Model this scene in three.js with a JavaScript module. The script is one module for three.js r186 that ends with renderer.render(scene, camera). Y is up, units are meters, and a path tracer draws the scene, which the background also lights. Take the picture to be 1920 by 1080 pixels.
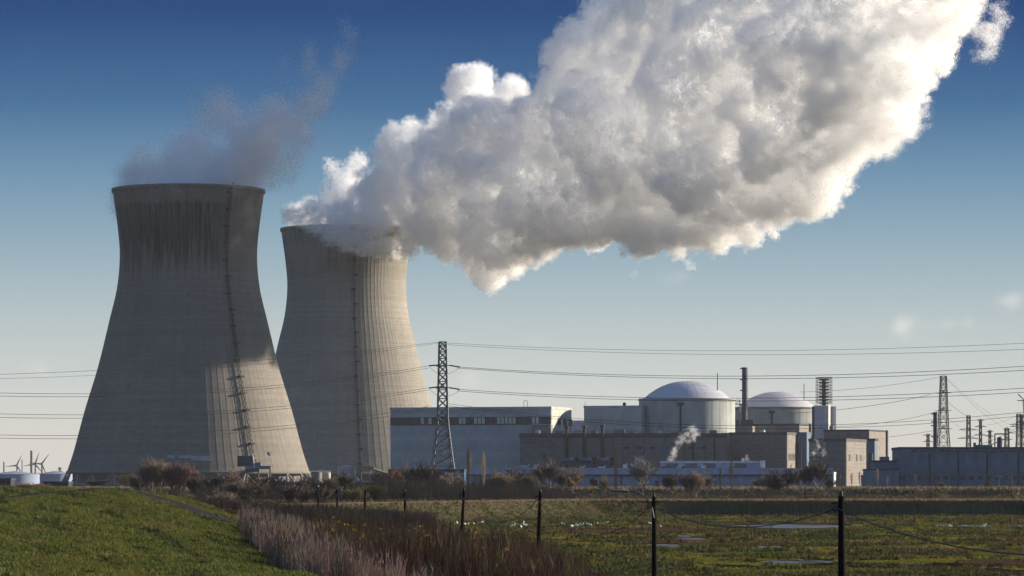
import * as THREE from 'three';
import { ImprovedNoise } from 'three/addons/math/ImprovedNoise.js';
import { mergeGeometries } from 'three/addons/utils/BufferGeometryUtils.js';

// ---------- camera, sky, sun, exposure ----------
const F = 7000, HY = 906, EYE = 6.5;            // focal length and horizon row in 1920 px units, eye height over the polder
const scene = new THREE.Scene();
const camera = new THREE.PerspectiveCamera(2 * Math.atan(HY / F) * 180 / Math.PI, 1920 / (2 * HY), 1, 60000);
camera.position.set(0, EYE, 0); camera.lookAt(0, EYE, -100);
camera.setViewOffset(1920, 2 * HY, 0, 0, 1920, 1080);
scene.add(camera);
const renderer = new THREE.WebGLRenderer({ antialias: true });
renderer.toneMapping = THREE.LinearToneMapping;
renderer.toneMappingExposure = 1.85;
renderer.shadowMap.enabled = true;
scene.fog = new THREE.FogExp2(new THREE.Color().setRGB(0.93, 0.95, 1), 0.000022);   // thin winter haze
const SUN_AZ = 108 * Math.PI / 180, SUN_EL = 14.4 * Math.PI / 180;  // azimuth turned from "towards the camera" to the right
const sunDir = new THREE.Vector3(Math.cos(SUN_EL) * Math.sin(SUN_AZ), Math.sin(SUN_EL), Math.cos(SUN_EL) * Math.cos(SUN_AZ));
const sun = new THREE.DirectionalLight(new THREE.Color().setRGB(1, 0.88, 0.72), 4.8);
sun.position.copy(sunDir).multiplyScalar(3000).add(new THREE.Vector3(0, 0, -1800));
sun.target.position.set(0, 0, -1800); scene.add(sun, sun.target);
sun.castShadow = true; sun.shadow.mapSize.set(4096, 4096);
Object.assign(sun.shadow.camera, { left: -1500, right: 1500, top: 900, bottom: -900, near: 10, far: 7000 });

const clamp = (x, a = 0, b = 1) => Math.min(b, Math.max(a, x)), lerp = (a, b, t) => a + (b - a) * t;
const smooth = (a, b, x) => { const t = clamp((x - a) / (b - a)); return t * t * (3 - 2 * t); };
let seed = 7;
const rnd = (a = 1, b) => { seed = (seed + 0x6d2b79f5) | 0; let t = Math.imul(seed ^ (seed >>> 15), 1 | seed); t = (t + Math.imul(t ^ (t >>> 7), 61 | t)) ^ t; const r = ((t ^ (t >>> 14)) >>> 0) / 4294967296; return b === undefined ? r * a : a + r * (b - a); };
const perlin = new ImprovedNoise(), N3 = (x, y, z) => perlin.noise(x, y, z);
const lin = (c) => { c /= 255; return c <= 0.04045 ? c / 12.92 : ((c + 0.055) / 1.055) ** 2.4; };
const X = (px, z) => (px - 960) / F * z, Y = (py, z) => EYE + (HY - py) / F * z;

{ // sky: clear winter air, pale and warm at the horizon, deep blue at the top of the view
  const W = 4096, H = 2048, d = new Float32Array(W * H * 4);
  const K = 0.58, stops = [[0, 212, 204, 190], [0.6, 210, 206, 195], [1.4, 200, 204, 199], [2.4, 180, 191, 193], [3.4, 150, 173, 185], [4.6, 110, 146, 172], [5.8, 64, 106, 148], [7.2, 30, 69, 122], [9, 33, 74, 127], [16, 56, 98, 148], [35, 92, 124, 166], [90, 88, 120, 164]].map(([e, r, g, b]) => [e, lin(r) * K, lin(g) * K, lin(b) * K]);  // out of view the upper sky is lighter, brightening the shaded sides
  for (let j = 0; j < H; j++) {
    const e = Math.max(0, (j + 0.5) / H * 180 - 90);
    let k = 0; while (k < stops.length - 2 && stops[k + 1][0] < e) k++;
    const t = clamp((e - stops[k][0]) / (stops[k + 1][0] - stops[k][0])), c = [1, 2, 3].map((q) => lerp(stops[k][q], stops[k + 1][q], t));
    for (let i = 0; i < W; i++) { const o = (j * W + i) * 4; d[o] = c[0]; d[o + 1] = c[1]; d[o + 2] = c[2]; d[o + 3] = 1; }
  }
  // small far cumulus near the horizon
  for (const [px, py, w, h, k, s] of [[1700, 612, 34, 17, 0.55, 1], [1775, 612, 26, 9, 0.3, 2], [1812, 606, 16, 8, 0.25, 3], [1903, 566, 26, 16, 0.5, 4], [70, 690, 24, 9, 0.3, 5], [884, 708, 16, 18, 0.25, 6], [868, 634, 14, 8, 0.15, 7], [1010, 640, 26, 9, 0.12, 8], [1270, 520, 30, 9, 0.22, 9], [1040, 745, 22, 10, 0.12, 10]]) {
    const az = Math.atan((px - 960) / F), el = Math.atan((HY - py) / F), cu = ((Math.atan2(-Math.cos(az), Math.sin(az)) / (2 * Math.PI)) + 0.5) * W, cv = (el / Math.PI + 0.5) * H, a = w / F * W / (2 * Math.PI), b = h / F * H / Math.PI;
    for (let j = Math.floor(cv - b * 2); j <= cv + b * 2; j++) for (let i = Math.floor(cu - a * 2); i <= cu + a * 2; i++) { const e = Math.hypot((i + 0.5 - cu) / a, (j + 0.5 - cv) / b) + 0.95 * N3(i / 2.3, j / 1.6, s), m = k * 0.6 * smooth(1.25, 0.1, e), o = (j * W + i) * 4; [0.62, 0.57, 0.52].forEach((v, q) => { d[o + q] = lerp(d[o + q], v, m); }); }
  }
  const t = new THREE.DataTexture(d, W, H, THREE.RGBAFormat, THREE.FloatType);
  t.mapping = THREE.EquirectangularReflectionMapping; t.magFilter = THREE.LinearFilter; t.needsUpdate = true;
  scene.background = t; scene.environment = t;
}

// ---------- helpers ----------
const V = (x, y, z) => new THREE.Vector3(x, y, z), RGB = (r, g, b) => new THREE.Color().setRGB(r, g, b);
const taken = new Map();
function numbered(name) { const n = taken.get(name) || 0; taken.set(name, n + 1); return n ? name + '_' + String(n).padStart(3, '0') : name; }
function tag(o, label, category, group, kind) { o.userData = { label, category }; if (group) o.userData.group = group; if (kind) o.userData.kind = kind; return o; }
function shade(o) { o.castShadow = o.receiveShadow = true; return o; }
function obj(name, geoms, mat, parent) {
  const g = Array.isArray(geoms) ? (geoms.length > 1 ? mergeGeometries(geoms.map((q) => q.index ? q.toNonIndexed() : q)) : geoms[0]) : geoms;
  const m = shade(new THREE.Mesh(g, mat)); m.name = parent ? name : numbered(name); (parent || scene).add(m); return m;
}
function thing(name, label, category, pos = [0, 0, 0], turn = 0, group) { const o = new THREE.Group(); o.name = numbered(name); o.position.set(...pos); o.rotation.y = turn; scene.add(o); return tag(o, label, category, group); }
function struct(name, geoms, mat) { const m = obj(name, geoms, mat); m.userData.kind = 'structure'; return m; }
function copyOf(o, label, pos, turn = 0, s = [1, 1, 1]) { const c = o.clone(); c.name = numbered(o.name.replace(/_\d{3}$/, '')); c.userData = { ...o.userData, label }; c.position.set(...pos); c.rotation.y = turn; c.scale.set(...s); scene.add(c); return c; }
// box whose lower corner is x, y, z; texture coordinates in metres
function bx(x, y, z, w, h, d) {
  const g = new THREE.BoxGeometry(w, h, d).translate(x + w / 2, y + h / 2, z + d / 2), p = g.attributes.position, n = g.attributes.normal, uv = g.attributes.uv;
  for (let i = 0; i < p.count; i++) { const ax = Math.abs(n.getX(i)), ay = Math.abs(n.getY(i)); uv.setXY(i, ax > 0.5 ? p.getZ(i) : p.getX(i), ay > 0.5 ? p.getZ(i) : p.getY(i)); }
  return g.toNonIndexed();
}
function bar(a, b, r, r2 = r, sides = 4) { // a bar between two points
  const d = b.clone().sub(a), L = d.length(), g = new THREE.CylinderGeometry(r2, r, L, sides, 1, false).translate(0, L / 2, 0);
  g.applyQuaternion(new THREE.Quaternion().setFromUnitVectors(V(0, 1, 0), d.normalize())).translate(a.x, a.y, a.z); return g.toNonIndexed();
}
const cyl = (r1, r2, h, s, x, y, z, open = false) => new THREE.CylinderGeometry(r1, r2, h, s, 1, open).translate(x, y + h / 2, z).toNonIndexed();
// tiling value noise for textures
const hash2 = (x, y, s) => { let h = Math.imul(x, 374761393) ^ Math.imul(y, 668265263) ^ Math.imul(s + 1, 1442695041); h = Math.imul(h ^ (h >>> 13), 1274126177); h ^= h >>> 16; return (h >>> 0) / 4294967296; };
function tile(u, v, px, py, s = 0) { const x = u * px, y = v * py, i = Math.floor(x), j = Math.floor(y), f = smooth(0, 1, x - i), g = smooth(0, 1, y - j), w = (a, b) => hash2(((a % px) + px) % px, ((b % py) + py) % py, s); return lerp(lerp(w(i, j), w(i + 1, j), f), lerp(w(i, j + 1), w(i + 1, j + 1), f), g); }
const fbm = (u, v, p, s = 0, q = p) => 0.5 * tile(u, v, p, q, s) + 0.27 * tile(u, v, p * 2, q * 2, s + 1) + 0.15 * tile(u, v, p * 4, q * 4, s + 2) + 0.08 * tile(u, v, p * 8, q * 8, s + 3);
function tex(w, h, fn, colour = true) {
  const d = new Uint8Array(w * h * 4);
  for (let j = 0; j < h; j++) for (let i = 0; i < w; i++) { const c = fn((i + 0.5) / w, (j + 0.5) / h), o = (j * w + i) * 4; for (let k = 0; k < 3; k++) d[o + k] = clamp((c.length ? c[k] : c)) * 255; d[o + 3] = 255; }
  const t = new THREE.DataTexture(d, w, h); t.wrapS = t.wrapT = THREE.RepeatWrapping; t.magFilter = THREE.LinearFilter; if (colour) t.colorSpace = THREE.SRGBColorSpace; t.needsUpdate = true; return t;
}
const scaled = (t, a, b = a) => { const c = t.clone(); c.repeat.set(1 / a, 1 / b); c.needsUpdate = true; return c; };
const grainT = tex(512, 512, (u, v) => { const n = fbm(u, v, 6, 3); return 0.80 + 0.2 * n + 0.07 * (hash2(u * 512 | 0, v * 512 | 0, 5) - 0.5); });
const streakT = tex(512, 512, (u, v) => { const n = fbm(u, v, 5, 13), s = fbm(u, v, 40, 17, 3); return 0.72 + 0.16 * n + 0.22 * s; });
const lineT = tex(512, 512, (u, v) => { const n = fbm(u, v, 6, 23), l = (v * 24) % 1 < 0.1 ? 0.12 : 0; return 0.78 + 0.18 * n - l + 0.12 * hash2(0, v * 24 | 0, 9) - 0.06; });
function mat(name, r, g, b, o = {}) { const { t = grainT, size = 14, ...rest } = o; const m = new THREE.MeshPhysicalMaterial({ color: RGB(r, g, b), roughness: 0.85, specularIntensity: 0.5, map: t ? scaled(t, size, o.sizeV || size) : null, ...Object.fromEntries(Object.entries(rest).filter(([k]) => k !== 'sizeV')) }); m.name = name; return m; }
const M = {
  pale: mat('pale_cladding', 0.60, 0.62, 0.60, { size: 30 }), paleB: mat('pale_cladding_b', 0.55, 0.575, 0.56, { size: 26 }),
  cream: mat('cream_sunlit_wall', 0.62, 0.60, 0.52, { t: streakT, size: 18 }), white: mat('white_paint', 0.78, 0.78, 0.76, { size: 10 }),
  brown: mat('brown_concrete', 0.285, 0.255, 0.23, { t: lineT, size: 26 }), brownB: mat('brown_concrete_b', 0.305, 0.27, 0.24, { t: lineT, size: 22 }), brownDark: mat('dark_concrete', 0.13, 0.12, 0.12, { t: streakT, size: 16 }),
  tan: mat('sunlit_concrete', 0.32, 0.285, 0.25, { t: lineT, size: 24 }), tanB: mat('sunlit_concrete_b', 0.30, 0.265, 0.235, { t: streakT, size: 20 }),  // same concrete as brown, sunlight on the ends slightly mixed into the colour
  dome: mat('dome_membrane', 0.62, 0.62, 0.68, { size: 20 }), blue: mat('blue_grey_cladding', 0.36, 0.42, 0.56, { t: streakT, size: 16 }), blueRoof: mat('lilac_roof', 0.52, 0.54, 0.66, { size: 14 }), slate: mat('slate_cladding', 0.17, 0.235, 0.31, { t: streakT, size: 24 }), slateB: mat('slate_cladding_b', 0.15, 0.215, 0.29, { t: streakT, size: 20 }),
  slateDark: mat('slate_trim', 0.06, 0.08, 0.11), deepBlue: mat('deep_blue_sheet', 0.03, 0.10, 0.20, { t: streakT, size: 8 }), royal: mat('royal_blue_paint', 0.05, 0.10, 0.55),
  dark: mat('dark_steel', 0.035, 0.037, 0.042, { roughness: 0.6 }), stack: mat('blue_black_stack', 0.055, 0.075, 0.115, { t: streakT, size: 12 }), steel: mat('galvanised_steel', 0.21, 0.215, 0.22, { roughness: 0.55, metalness: 0.35 }), rust: mat('rust_brown_steel', 0.11, 0.06, 0.05, { t: streakT, size: 6 }),
  glass: mat('dark_glass', 0.03, 0.04, 0.05, { t: null, roughness: 0.12 }), paleGlass: mat('pale_pane', 0.62, 0.60, 0.50, { t: null, roughness: 0.5 }), green: mat('green_machine_paint', 0.03, 0.075, 0.06),
  wire: mat('wire', 0.018, 0.018, 0.02, { t: null, roughness: 0.9, specularIntensity: 0.1 }), wood: mat('tarred_wood', 0.02, 0.017, 0.015, { t: streakT, size: 2, roughness: 1, specularIntensity: 0.1 }), metalTank: mat('tank_metal', 0.55, 0.58, 0.60, { roughness: 0.35, metalness: 0.6 }), tankWhite: mat('tank_white', 0.36, 0.42, 0.54, { t: streakT, size: 20 }),
  mast: mat('painted_mast', 0.30, 0.30, 0.30, { t: null }), yellow: mat('yellow_paint', 0.30, 0.27, 0.14),
};

// ---------- ground ----------
const PLANT = 4.9;   // level of the power station's terrace above the polder
// thin plate through control points: the grassy bend of the near dike and the slope below it
const near = (() => {
  const C = [];
  const p = (px, py, z) => C.push([X(px, z), z, Y(py, z)]), w = (x, z, y) => C.push([x, z, y]);
  [[0, 1085, 72], [-300, 1085, 72], [250, 1085, 76], [525, 1085, 82], [-250, 1000, 112], [0, 1002, 115], [200, 1004, 120], [440, 1020, 128], [-250, 955, 165], [0, 960, 162], [200, 957, 176], [340, 985, 160], [0, 936, 207], [-200, 945, 190], [80, 928, 226], [165, 921.5, 243], [215, 918.5, 253], [265, 927, 241], [330, 946, 216], [400, 972, 186], [432, 986, 172], [120, 931, 215]].forEach((a) => p(...a));
  [[-60, 300, 4.2], [-30, 300, 4.4], [-15, 300, 2.2], [0, 300, 0.2], [-70, 250, 4.6], [-60, 150, 5.6], [-40, 60, 5.3], [-4, 60, 4.7], [-12, 250, 2.8], [-5, 220, 2.0], [-6, 170, 2.6], [-1, 110, 2.8], [3, 80, 3.2], [8, 110, 1.6], [8, 160, 0.9], [8, 220, 0.2], [25, 100, 1.6], [25, 160, 0.6], [25, 230, 0], [45, 160, 0.4], [45, 100, 1.4], [45, 60, 2.4], [15, 60, 3.4], [45, 300, 0], [20, 300, 0]].forEach((a) => w(...a));
  const n = C.length, K = (r) => (r > 1e-9 ? r * r * Math.log(r) : 0), S = 50, A = [], b = [];
  for (let i = 0; i < n + 3; i++) { A.push(new Float64Array(n + 3)); b.push(i < n ? C[i][2] : 0); }
  for (let i = 0; i < n; i++) { for (let j = 0; j < n; j++) A[i][j] = K(Math.hypot((C[i][0] - C[j][0]) * 3, C[i][1] - C[j][1]) / S); A[i][i] += 0.004; [1, C[i][0] / S, C[i][1] / S].forEach((v, k) => { A[i][n + k] = v; A[n + k][i] = v; }); }
  for (let c = 0; c < n + 3; c++) { // Gauss
    let m = c; for (let r = c + 1; r < n + 3; r++) if (Math.abs(A[r][c]) > Math.abs(A[m][c])) m = r;
    [A[c], A[m]] = [A[m], A[c]]; [b[c], b[m]] = [b[m], b[c]];
    for (let r = c + 1; r < n + 3; r++) { const f = A[r][c] / A[c][c]; if (f) { for (let k = c; k < n + 3; k++) A[r][k] -= f * A[c][k]; b[r] -= f * b[c]; } }
  }
  for (let c = n + 2; c >= 0; c--) { for (let k = c + 1; k < n + 3; k++) b[c] -= A[c][k] * b[k]; b[c] /= A[c][c]; }
  return (x, z) => { let s = b[n] + b[n + 1] * x / S + b[n + 2] * z / S; for (let i = 0; i < n; i++) s += b[i] * K(Math.hypot((x - C[i][0]) * 3, z - C[i][1]) / S); return s; };
})();
const edgeX = (z) => (z < 172 ? lerp(X(528, 82), X(428, 172), (z - 82) / 90) : lerp(X(428, 172), X(285, 258), (z - 172) / 86)) + (z > 172 ? Math.min(2.2, (z - 172) * 0.06) : 0);    // where the mown grass of the dike ends
const mown = (x, z) => smooth(1.2, -1.2, x - edgeX(z));
const rut = (x, z) => Math.max(0, N3((x + z * 0.16) / 1.1, z / 30, 21) + 0.4 * N3(x / 1.1, z / 3.2, 24) - 0.16);
const lump = (x, z) => 0.2 * N3((x + z * 0.16) / 3.2, z / 22, 2) + 0.10 * N3(x / 2.6, z / 7, 3) + 0.05 * N3(x / 0.9, z / 2.4, 8) + 0.04 * N3(x / 0.4, z / 1.0, 15) - 0.3 * rut(x, z);
const pathPts = [[-40, 186], [X(0, 207), 207], [X(80, 226), 226], [X(165, 243), 243], [X(215, 253), 253], [X(265, 241), 241], [X(330, 216), 216], [X(400, 186), 186], [X(418, 178), 178]].map(([x, z]) => V(x, 0, z));
const pathCurve = new THREE.CatmullRomCurve3(pathPts), pathLine = pathCurve.getSpacedPoints(160);
const pathDist = (x, z) => { let d = 1e9; for (const p of pathLine) d = Math.min(d, Math.hypot(p.x - x, p.z - z)); return d; };
const nearH = (x, z) => near(x, z) + lump(x, z) * smooth(0.9, 2.2, z > 140 ? pathDist(x, z) : 9);
const fieldH = (x, z) => 0.2 * N3(x / 24, z / 13, 1) + 0.12 * N3(x / 8, z / 5, 4) + 0.07 * N3(x / 2.6, z / 2, 7) - 0.05;

function sheet(x0, x1, z0, z1, nx, nz, h, col, fan = false, geo = false) { // height field; fan: x in pixels of the view's width at each depth, only to spend the triangles where they are seen
  const pos = [], c = [], uv = [], idx = [];
  for (let j = 0; j <= nz; j++) for (let i = 0; i <= nx; i++) {
    const z = geo ? z0 * Math.pow(z1 / z0, j / nz) : lerp(z0, z1, j / nz), q = lerp(x0, x1, i / nx), x = fan ? X(q, z) : q, y = h(x, z);
    pos.push(x, y, -z); uv.push(x, z); if (col) c.push(...col(x, z, y));
    if (i < nx && j < nz) { const a = j * (nx + 1) + i; idx.push(a, a + 1, a + nx + 1, a + 1, a + nx + 2, a + nx + 1); }
  }
  const g = new THREE.BufferGeometry(); g.setAttribute('position', new THREE.Float32BufferAttribute(pos, 3)); g.setAttribute('uv', new THREE.Float32BufferAttribute(uv, 2)); if (col) g.setAttribute('color', new THREE.Float32BufferAttribute(c, 3));
  g.setIndex(idx); g.computeVertexNormals(); return g;
}
const mix3 = (a, b, t) => a.map((v, k) => lerp(v, b[k], t));
const groundMat = mat('soil_and_grass', 1, 1, 1, { size: 6, vertexColors: true, roughness: 1, specularIntensity: 0 });
struct('ground', sheet(-14000, 14000, -1000, 22000, 4, 4, () => -0.5), mat('far_soil', 0.06, 0.065, 0.04, { size: 60 }));
const grassA = [0.078, 0.098, 0.018], grassB = [0.125, 0.12, 0.026], grassDark = [0.05, 0.06, 0.018], soil = [0.030, 0.024, 0.018];
const mownColour = (x, z) => { const t = clamp(0.5 + 0.9 * N3(x / 3, z / 8, 5)), k = smooth(0.02, 0.2, rut(x, z)); return mix3(mix3(mix3(grassA, grassB, t), [0.13, 0.10, 0.04], 0.5 * smooth(0.15, 0.45, N3(x / 1.2, z / 3, 51))), grassDark, k * 0.9); };
struct('dike_slope', sheet(-75, 50, 56, 300, 260, 300, (x, z) => Math.max(-0.45, nearH(x, z)), (x, z) => mix3([0.035, 0.026, 0.018], mownColour(x, z).map((v) => v * 0.6), mown(x, z)), false, true), groundMat);
{ // paved path over the dike
  const pos = [], uv = [], idx = [], w = 0.95;
  pathLine.forEach((p, i) => {
    const t = pathCurve.getTangentAt(i / 160), nx = t.z, nz = -t.x;
    for (let k = 0; k <= 4; k++) { const s = (k / 2 - 1) * w, x = p.x + nx * s, z = p.z + nz * s; pos.push(x, near(x, z) + 0.10 - 0.02 * (k / 2 - 1) ** 2, -z); uv.push(s, i); }
    if (i < 160) for (let k = 0; k < 4; k++) { const a = i * 5 + k; idx.push(a, a + 5, a + 1, a + 1, a + 5, a + 6); }
  });
  const g = new THREE.BufferGeometry(); g.setAttribute('position', new THREE.Float32BufferAttribute(pos, 3)); g.setAttribute('uv', new THREE.Float32BufferAttribute(uv, 2)); g.setIndex(idx); g.computeVertexNormals();
  struct('path', g, mat('asphalt', 0.055, 0.05, 0.058, { size: 2, roughness: 1, specularIntensity: 0 }));
}
// wet polder meadow
const meadowN = (x, z) => ({ mud: smooth(0.04, 0.24, N3(x / 34, z / 26, 31) + 0.5 * N3(x / 9, z / 12, 33)), dry: clamp(0.5 + 1.1 * N3(x / 16, z / 22, 37) + 0.5 * N3(x / 4, z / 6, 38)), dark: smooth(0.02, 0.3, N3(x / 7, z / 9, 41) + 0.6 * N3(x / 2.4, z / 3.4, 43)) });
const meadowColour = (x, z) => { const { mud, dry, dark } = meadowN(x, z); return mix3(mix3(mix3([0.098, 0.125, 0.018], [0.23, 0.19, 0.03], dry), [0.032, 0.036, 0.015], dark * 0.8), [0.095, 0.055, 0.038], mud * 0.9); };
// pools: centre px, py, half width px, half length m
const pools = [[1484, 986, 100, 26], [1300, 1009, 26, 9], [1245, 1021, 30, 8], [1470, 1052, 46, 6], [1532, 1051, 30, 5], [1425, 1024, 16, 6], [1456, 1024, 12, 5], [1800, 985, 60, 9], [1905, 985, 30, 8], [1280, 1004, 16, 8]].map(([px, py, hw, hl]) => { const z = EYE * F / (py - HY); return [X(px, z), z, hw / F * z, hl]; });
const inPool = (x, z) => { let m = 9; for (const [cx, cz, a, b] of pools) { const e = Math.hypot((x - cx) / a, (z - cz) / b) + 0.3 * N3(x / 3, z / 9, 61); m = Math.min(m, e); } return m; };
const meadowH = (x, z) => { const e = inPool(x, z); return Math.max(fieldH(x, z), -0.06) * smooth(0.9, 1.35, e) - 0.16 * smooth(1.12, 0.85, e) ; };
struct('meadow_field', sheet(-500, 2450, 215, 765, 620, 330, meadowH, (x, z) => mix3(soil, meadowColour(x, z), smooth(0.95, 1.2, inPool(x, z))), true, true), groundMat);
const waterMat = new THREE.MeshPhysicalMaterial({ color: RGB(0.02, 0.025, 0.03), roughness: 0.32, ior: 1.33 }); waterMat.name = 'still_water';
pools.forEach(([cx, cz, a, b], i) => {
  const s = new THREE.Shape(); for (let k = 0; k < 40; k++) { const t = k / 40 * 6.2832, r = 1.5; s[k ? 'lineTo' : 'moveTo'](Math.cos(t) * a * r, Math.sin(t) * b * r); }
  const g = new THREE.ShapeGeometry(s).rotateX(-Math.PI / 2).translate(cx, -0.075, -cz); struct('water', g, waterMat);
});
// river dike across the meadow, land behind it and the raised terrace of the station
const dikeRows = [];
const dikeLine = [[-110, 330], [-72, 440], [-30, 582], [14, 742], [30, 748], [130, 756], [420, 775]].map(([x, z]) => V(x, 0, z));
{
  const prof = (s, x, z) => { const j = 0.25 * N3(x / 6, z / 6, 70), t = smooth(-2, 40, x), A = [[-9.2, -0.3], [-5.5, 0.55 + j], [-3.3, 1.9 + j], [-1.7, 2.85], [-0.6, 3.12 + 0.1 * j], [2.6, 3.05], [4.2, 2.7], [9, 2.55], [30, 2.6]], B = [[-6, -0.3], [-3.9, j * 0.5], [-2.7, 1.15 + j], [-1.5, 2.3 + 0.5 * j], [-0.5, 3.1 + 0.1 * j], [2.6, 3.05], [4.2, 2.7], [9, 2.55], [30, 2.6]]; return A.map((a, k) => [lerp(a[0], B[k][0], t), lerp(a[1], B[k][1], t)]); };
  const pos = [], uv = [], c = [], idx = [], pts = []; for (let i = 0; i < dikeLine.length - 1; i++) { const n = Math.ceil(dikeLine[i].distanceTo(dikeLine[i + 1]) / 1.2); for (let k = 0; k < n; k++) pts.push(dikeLine[i].clone().lerp(dikeLine[i + 1], k / n)); }
  for (let it = 0; it < 6; it++) for (let i = 1; i < pts.length - 1; i++) pts[i].lerp(pts[i - 1].clone().add(pts[i + 1]).multiplyScalar(0.5), 0.5);
  pts.forEach((p, i) => {
    const t = (pts[i + 1] || p).clone().sub(pts[i - 1] || p).normalize(), nx = -t.z, nz = t.x, P = prof(0, p.x, p.z); dikeRows.push([p.x, p.z, nx, nz]);
    P.forEach(([s, y], k) => { const x = p.x + nx * s, z = p.z + nz * s, n = 0.12 * N3(x / 1.6, z / 1.6, k); pos.push(x, y + n, -z); uv.push(i * 1.2, s); const q = clamp(0.5 + 0.9 * N3(x / 6, z / 9, 80)); c.push(...(k > 3 && k < 6 ? mix3([0.20, 0.155, 0.095], [0.14, 0.12, 0.06], q) : mix3([0.085, 0.085, 0.035], [0.13, 0.105, 0.06], q))); });
    if (i < pts.length - 1) for (let k = 0; k < P.length - 1; k++) { const a = i * P.length + k, b = a + P.length; idx.push(a, b, a + 1, a + 1, b, b + 1); }
  });
  const g = new THREE.BufferGeometry(); g.setAttribute('position', new THREE.Float32BufferAttribute(pos, 3)); g.setAttribute('uv', new THREE.Float32BufferAttribute(uv, 2)); g.setAttribute('color', new THREE.Float32BufferAttribute(c, 3)); g.setIndex(idx); g.computeVertexNormals();
  struct('river_dike', g, groundMat);
}
const backColour = (x, z) => mix3([0.060, 0.055, 0.030], [0.13, 0.105, 0.065], clamp(0.5 + N3(x / 12, z / 30, 90) + 0.5 * N3(x / 3, z / 6, 92)));
const terraceH = (x, z) => 2.5 + (PLANT - 2.5) * smooth(1000, 1006, z + 3 * N3(x / 14, 0, 95)) + 0.12 * N3(x / 5, z / 5, 96) * smooth(1040, 1000, z);
struct('plain_behind_dike', sheet(-700, 2700, 470, 1030, 300, 110, (x, z) => { let d = 1e9; for (let i = 0; i < dikeLine.length - 1; i++) { const a = dikeLine[i], b = dikeLine[i + 1], dx = b.x - a.x, dz = b.z - a.z, t = clamp(((x - a.x) * dx + (z - a.z) * dz) / (dx * dx + dz * dz)), s = (z - a.z - t * dz) * dx - (x - a.x - t * dx) * dz; const q = Math.hypot(x - a.x - t * dx, z - a.z - t * dz) * Math.sign(s); if (Math.abs(q) < Math.abs(d)) d = q; } return d < 6 ? -1.2 : terraceH(x, z); }, backColour, true), groundMat);
struct('terrace', sheet(-13500, 13500, 1028, 21800, 40, 40, () => PLANT, (x, z) => backColour(x, z), false, true), groundMat);

// ---------- cooling towers ----------
const towerProfile = new THREE.CatmullRomCurve3([[70.2, 8.1], [66.6, 18.9], [59.9, 43.8], [52.4, 68.5], [45.6, 96.4], [41.3, 115], [39.7, 133.6], [40.8, 149], [43.9, 171.5]].map(([r, y]) => V(r, y, 0)));
const profPts = towerProfile.getSpacedPoints(240), radiusAt = (y) => { for (let i = 0; i < 240; i++) if (profPts[i + 1].y >= y) return lerp(profPts[i].x, profPts[i + 1].x, clamp((y - profPts[i].y) / (profPts[i + 1].y - profPts[i].y))); return profPts[240].x; };
function shellGeometry() {
  const N = 96, per = 6, cols = N * per, rows = 110, pos = [], uv = [], idx = [], off = [0, 0.045, 0.045, 0, 0, 0], H0 = 8.1, H1 = 171.5;
  for (let j = 0; j <= rows; j++) for (let i = 0; i <= cols; i++) {
    const y = lerp(H0, H1, j / rows), frac = [0, 0.02, 0.09, 0.11, 0.4, 0.72][i % per], a = (Math.floor(i / per) + frac) / N * Math.PI * 2, r = radiusAt(y) + off[i % per] * (j < rows - 2 ? 1.6 : 0);
    pos.push(Math.sin(a) * r, y, Math.cos(a) * r); uv.push(a / (Math.PI * 2), j / rows);
    if (i < cols && j < rows) { const q = j * (cols + 1) + i; idx.push(q, q + 1, q + cols + 1, q + 1, q + cols + 2, q + cols + 1); }
  }
  const g = new THREE.BufferGeometry(); g.setAttribute('position', new THREE.Float32BufferAttribute(pos, 3)); g.setAttribute('uv', new THREE.Float32BufferAttribute(uv, 2)); g.setIndex(idx); g.computeVertexNormals(); return g;
}
const shellG = shellGeometry(), liningG = new THREE.LatheGeometry(Array.from({ length: 40 }, (_, i) => { const y = lerp(8.1, 171.5, i / 39); return new THREE.Vector2(radiusAt(y) - 0.75, y); }), 96);
const rimG = new THREE.LatheGeometry([[-0.8, 170.2], [0.75, 170.2], [0.8, 172.3], [0.3, 172.4], [-0.8, 172.4], [-0.8, 170.2]].map(([r, y]) => new THREE.Vector2(43.75 + r, y)), 128), lowerRimG = new THREE.LatheGeometry([[-0.9, 7.0], [0.7, 7.0], [0.55, 8.6], [-0.9, 8.6], [-0.9, 7.0]].map(([r, y]) => new THREE.Vector2(70.2 + r, y)), 128);
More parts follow.
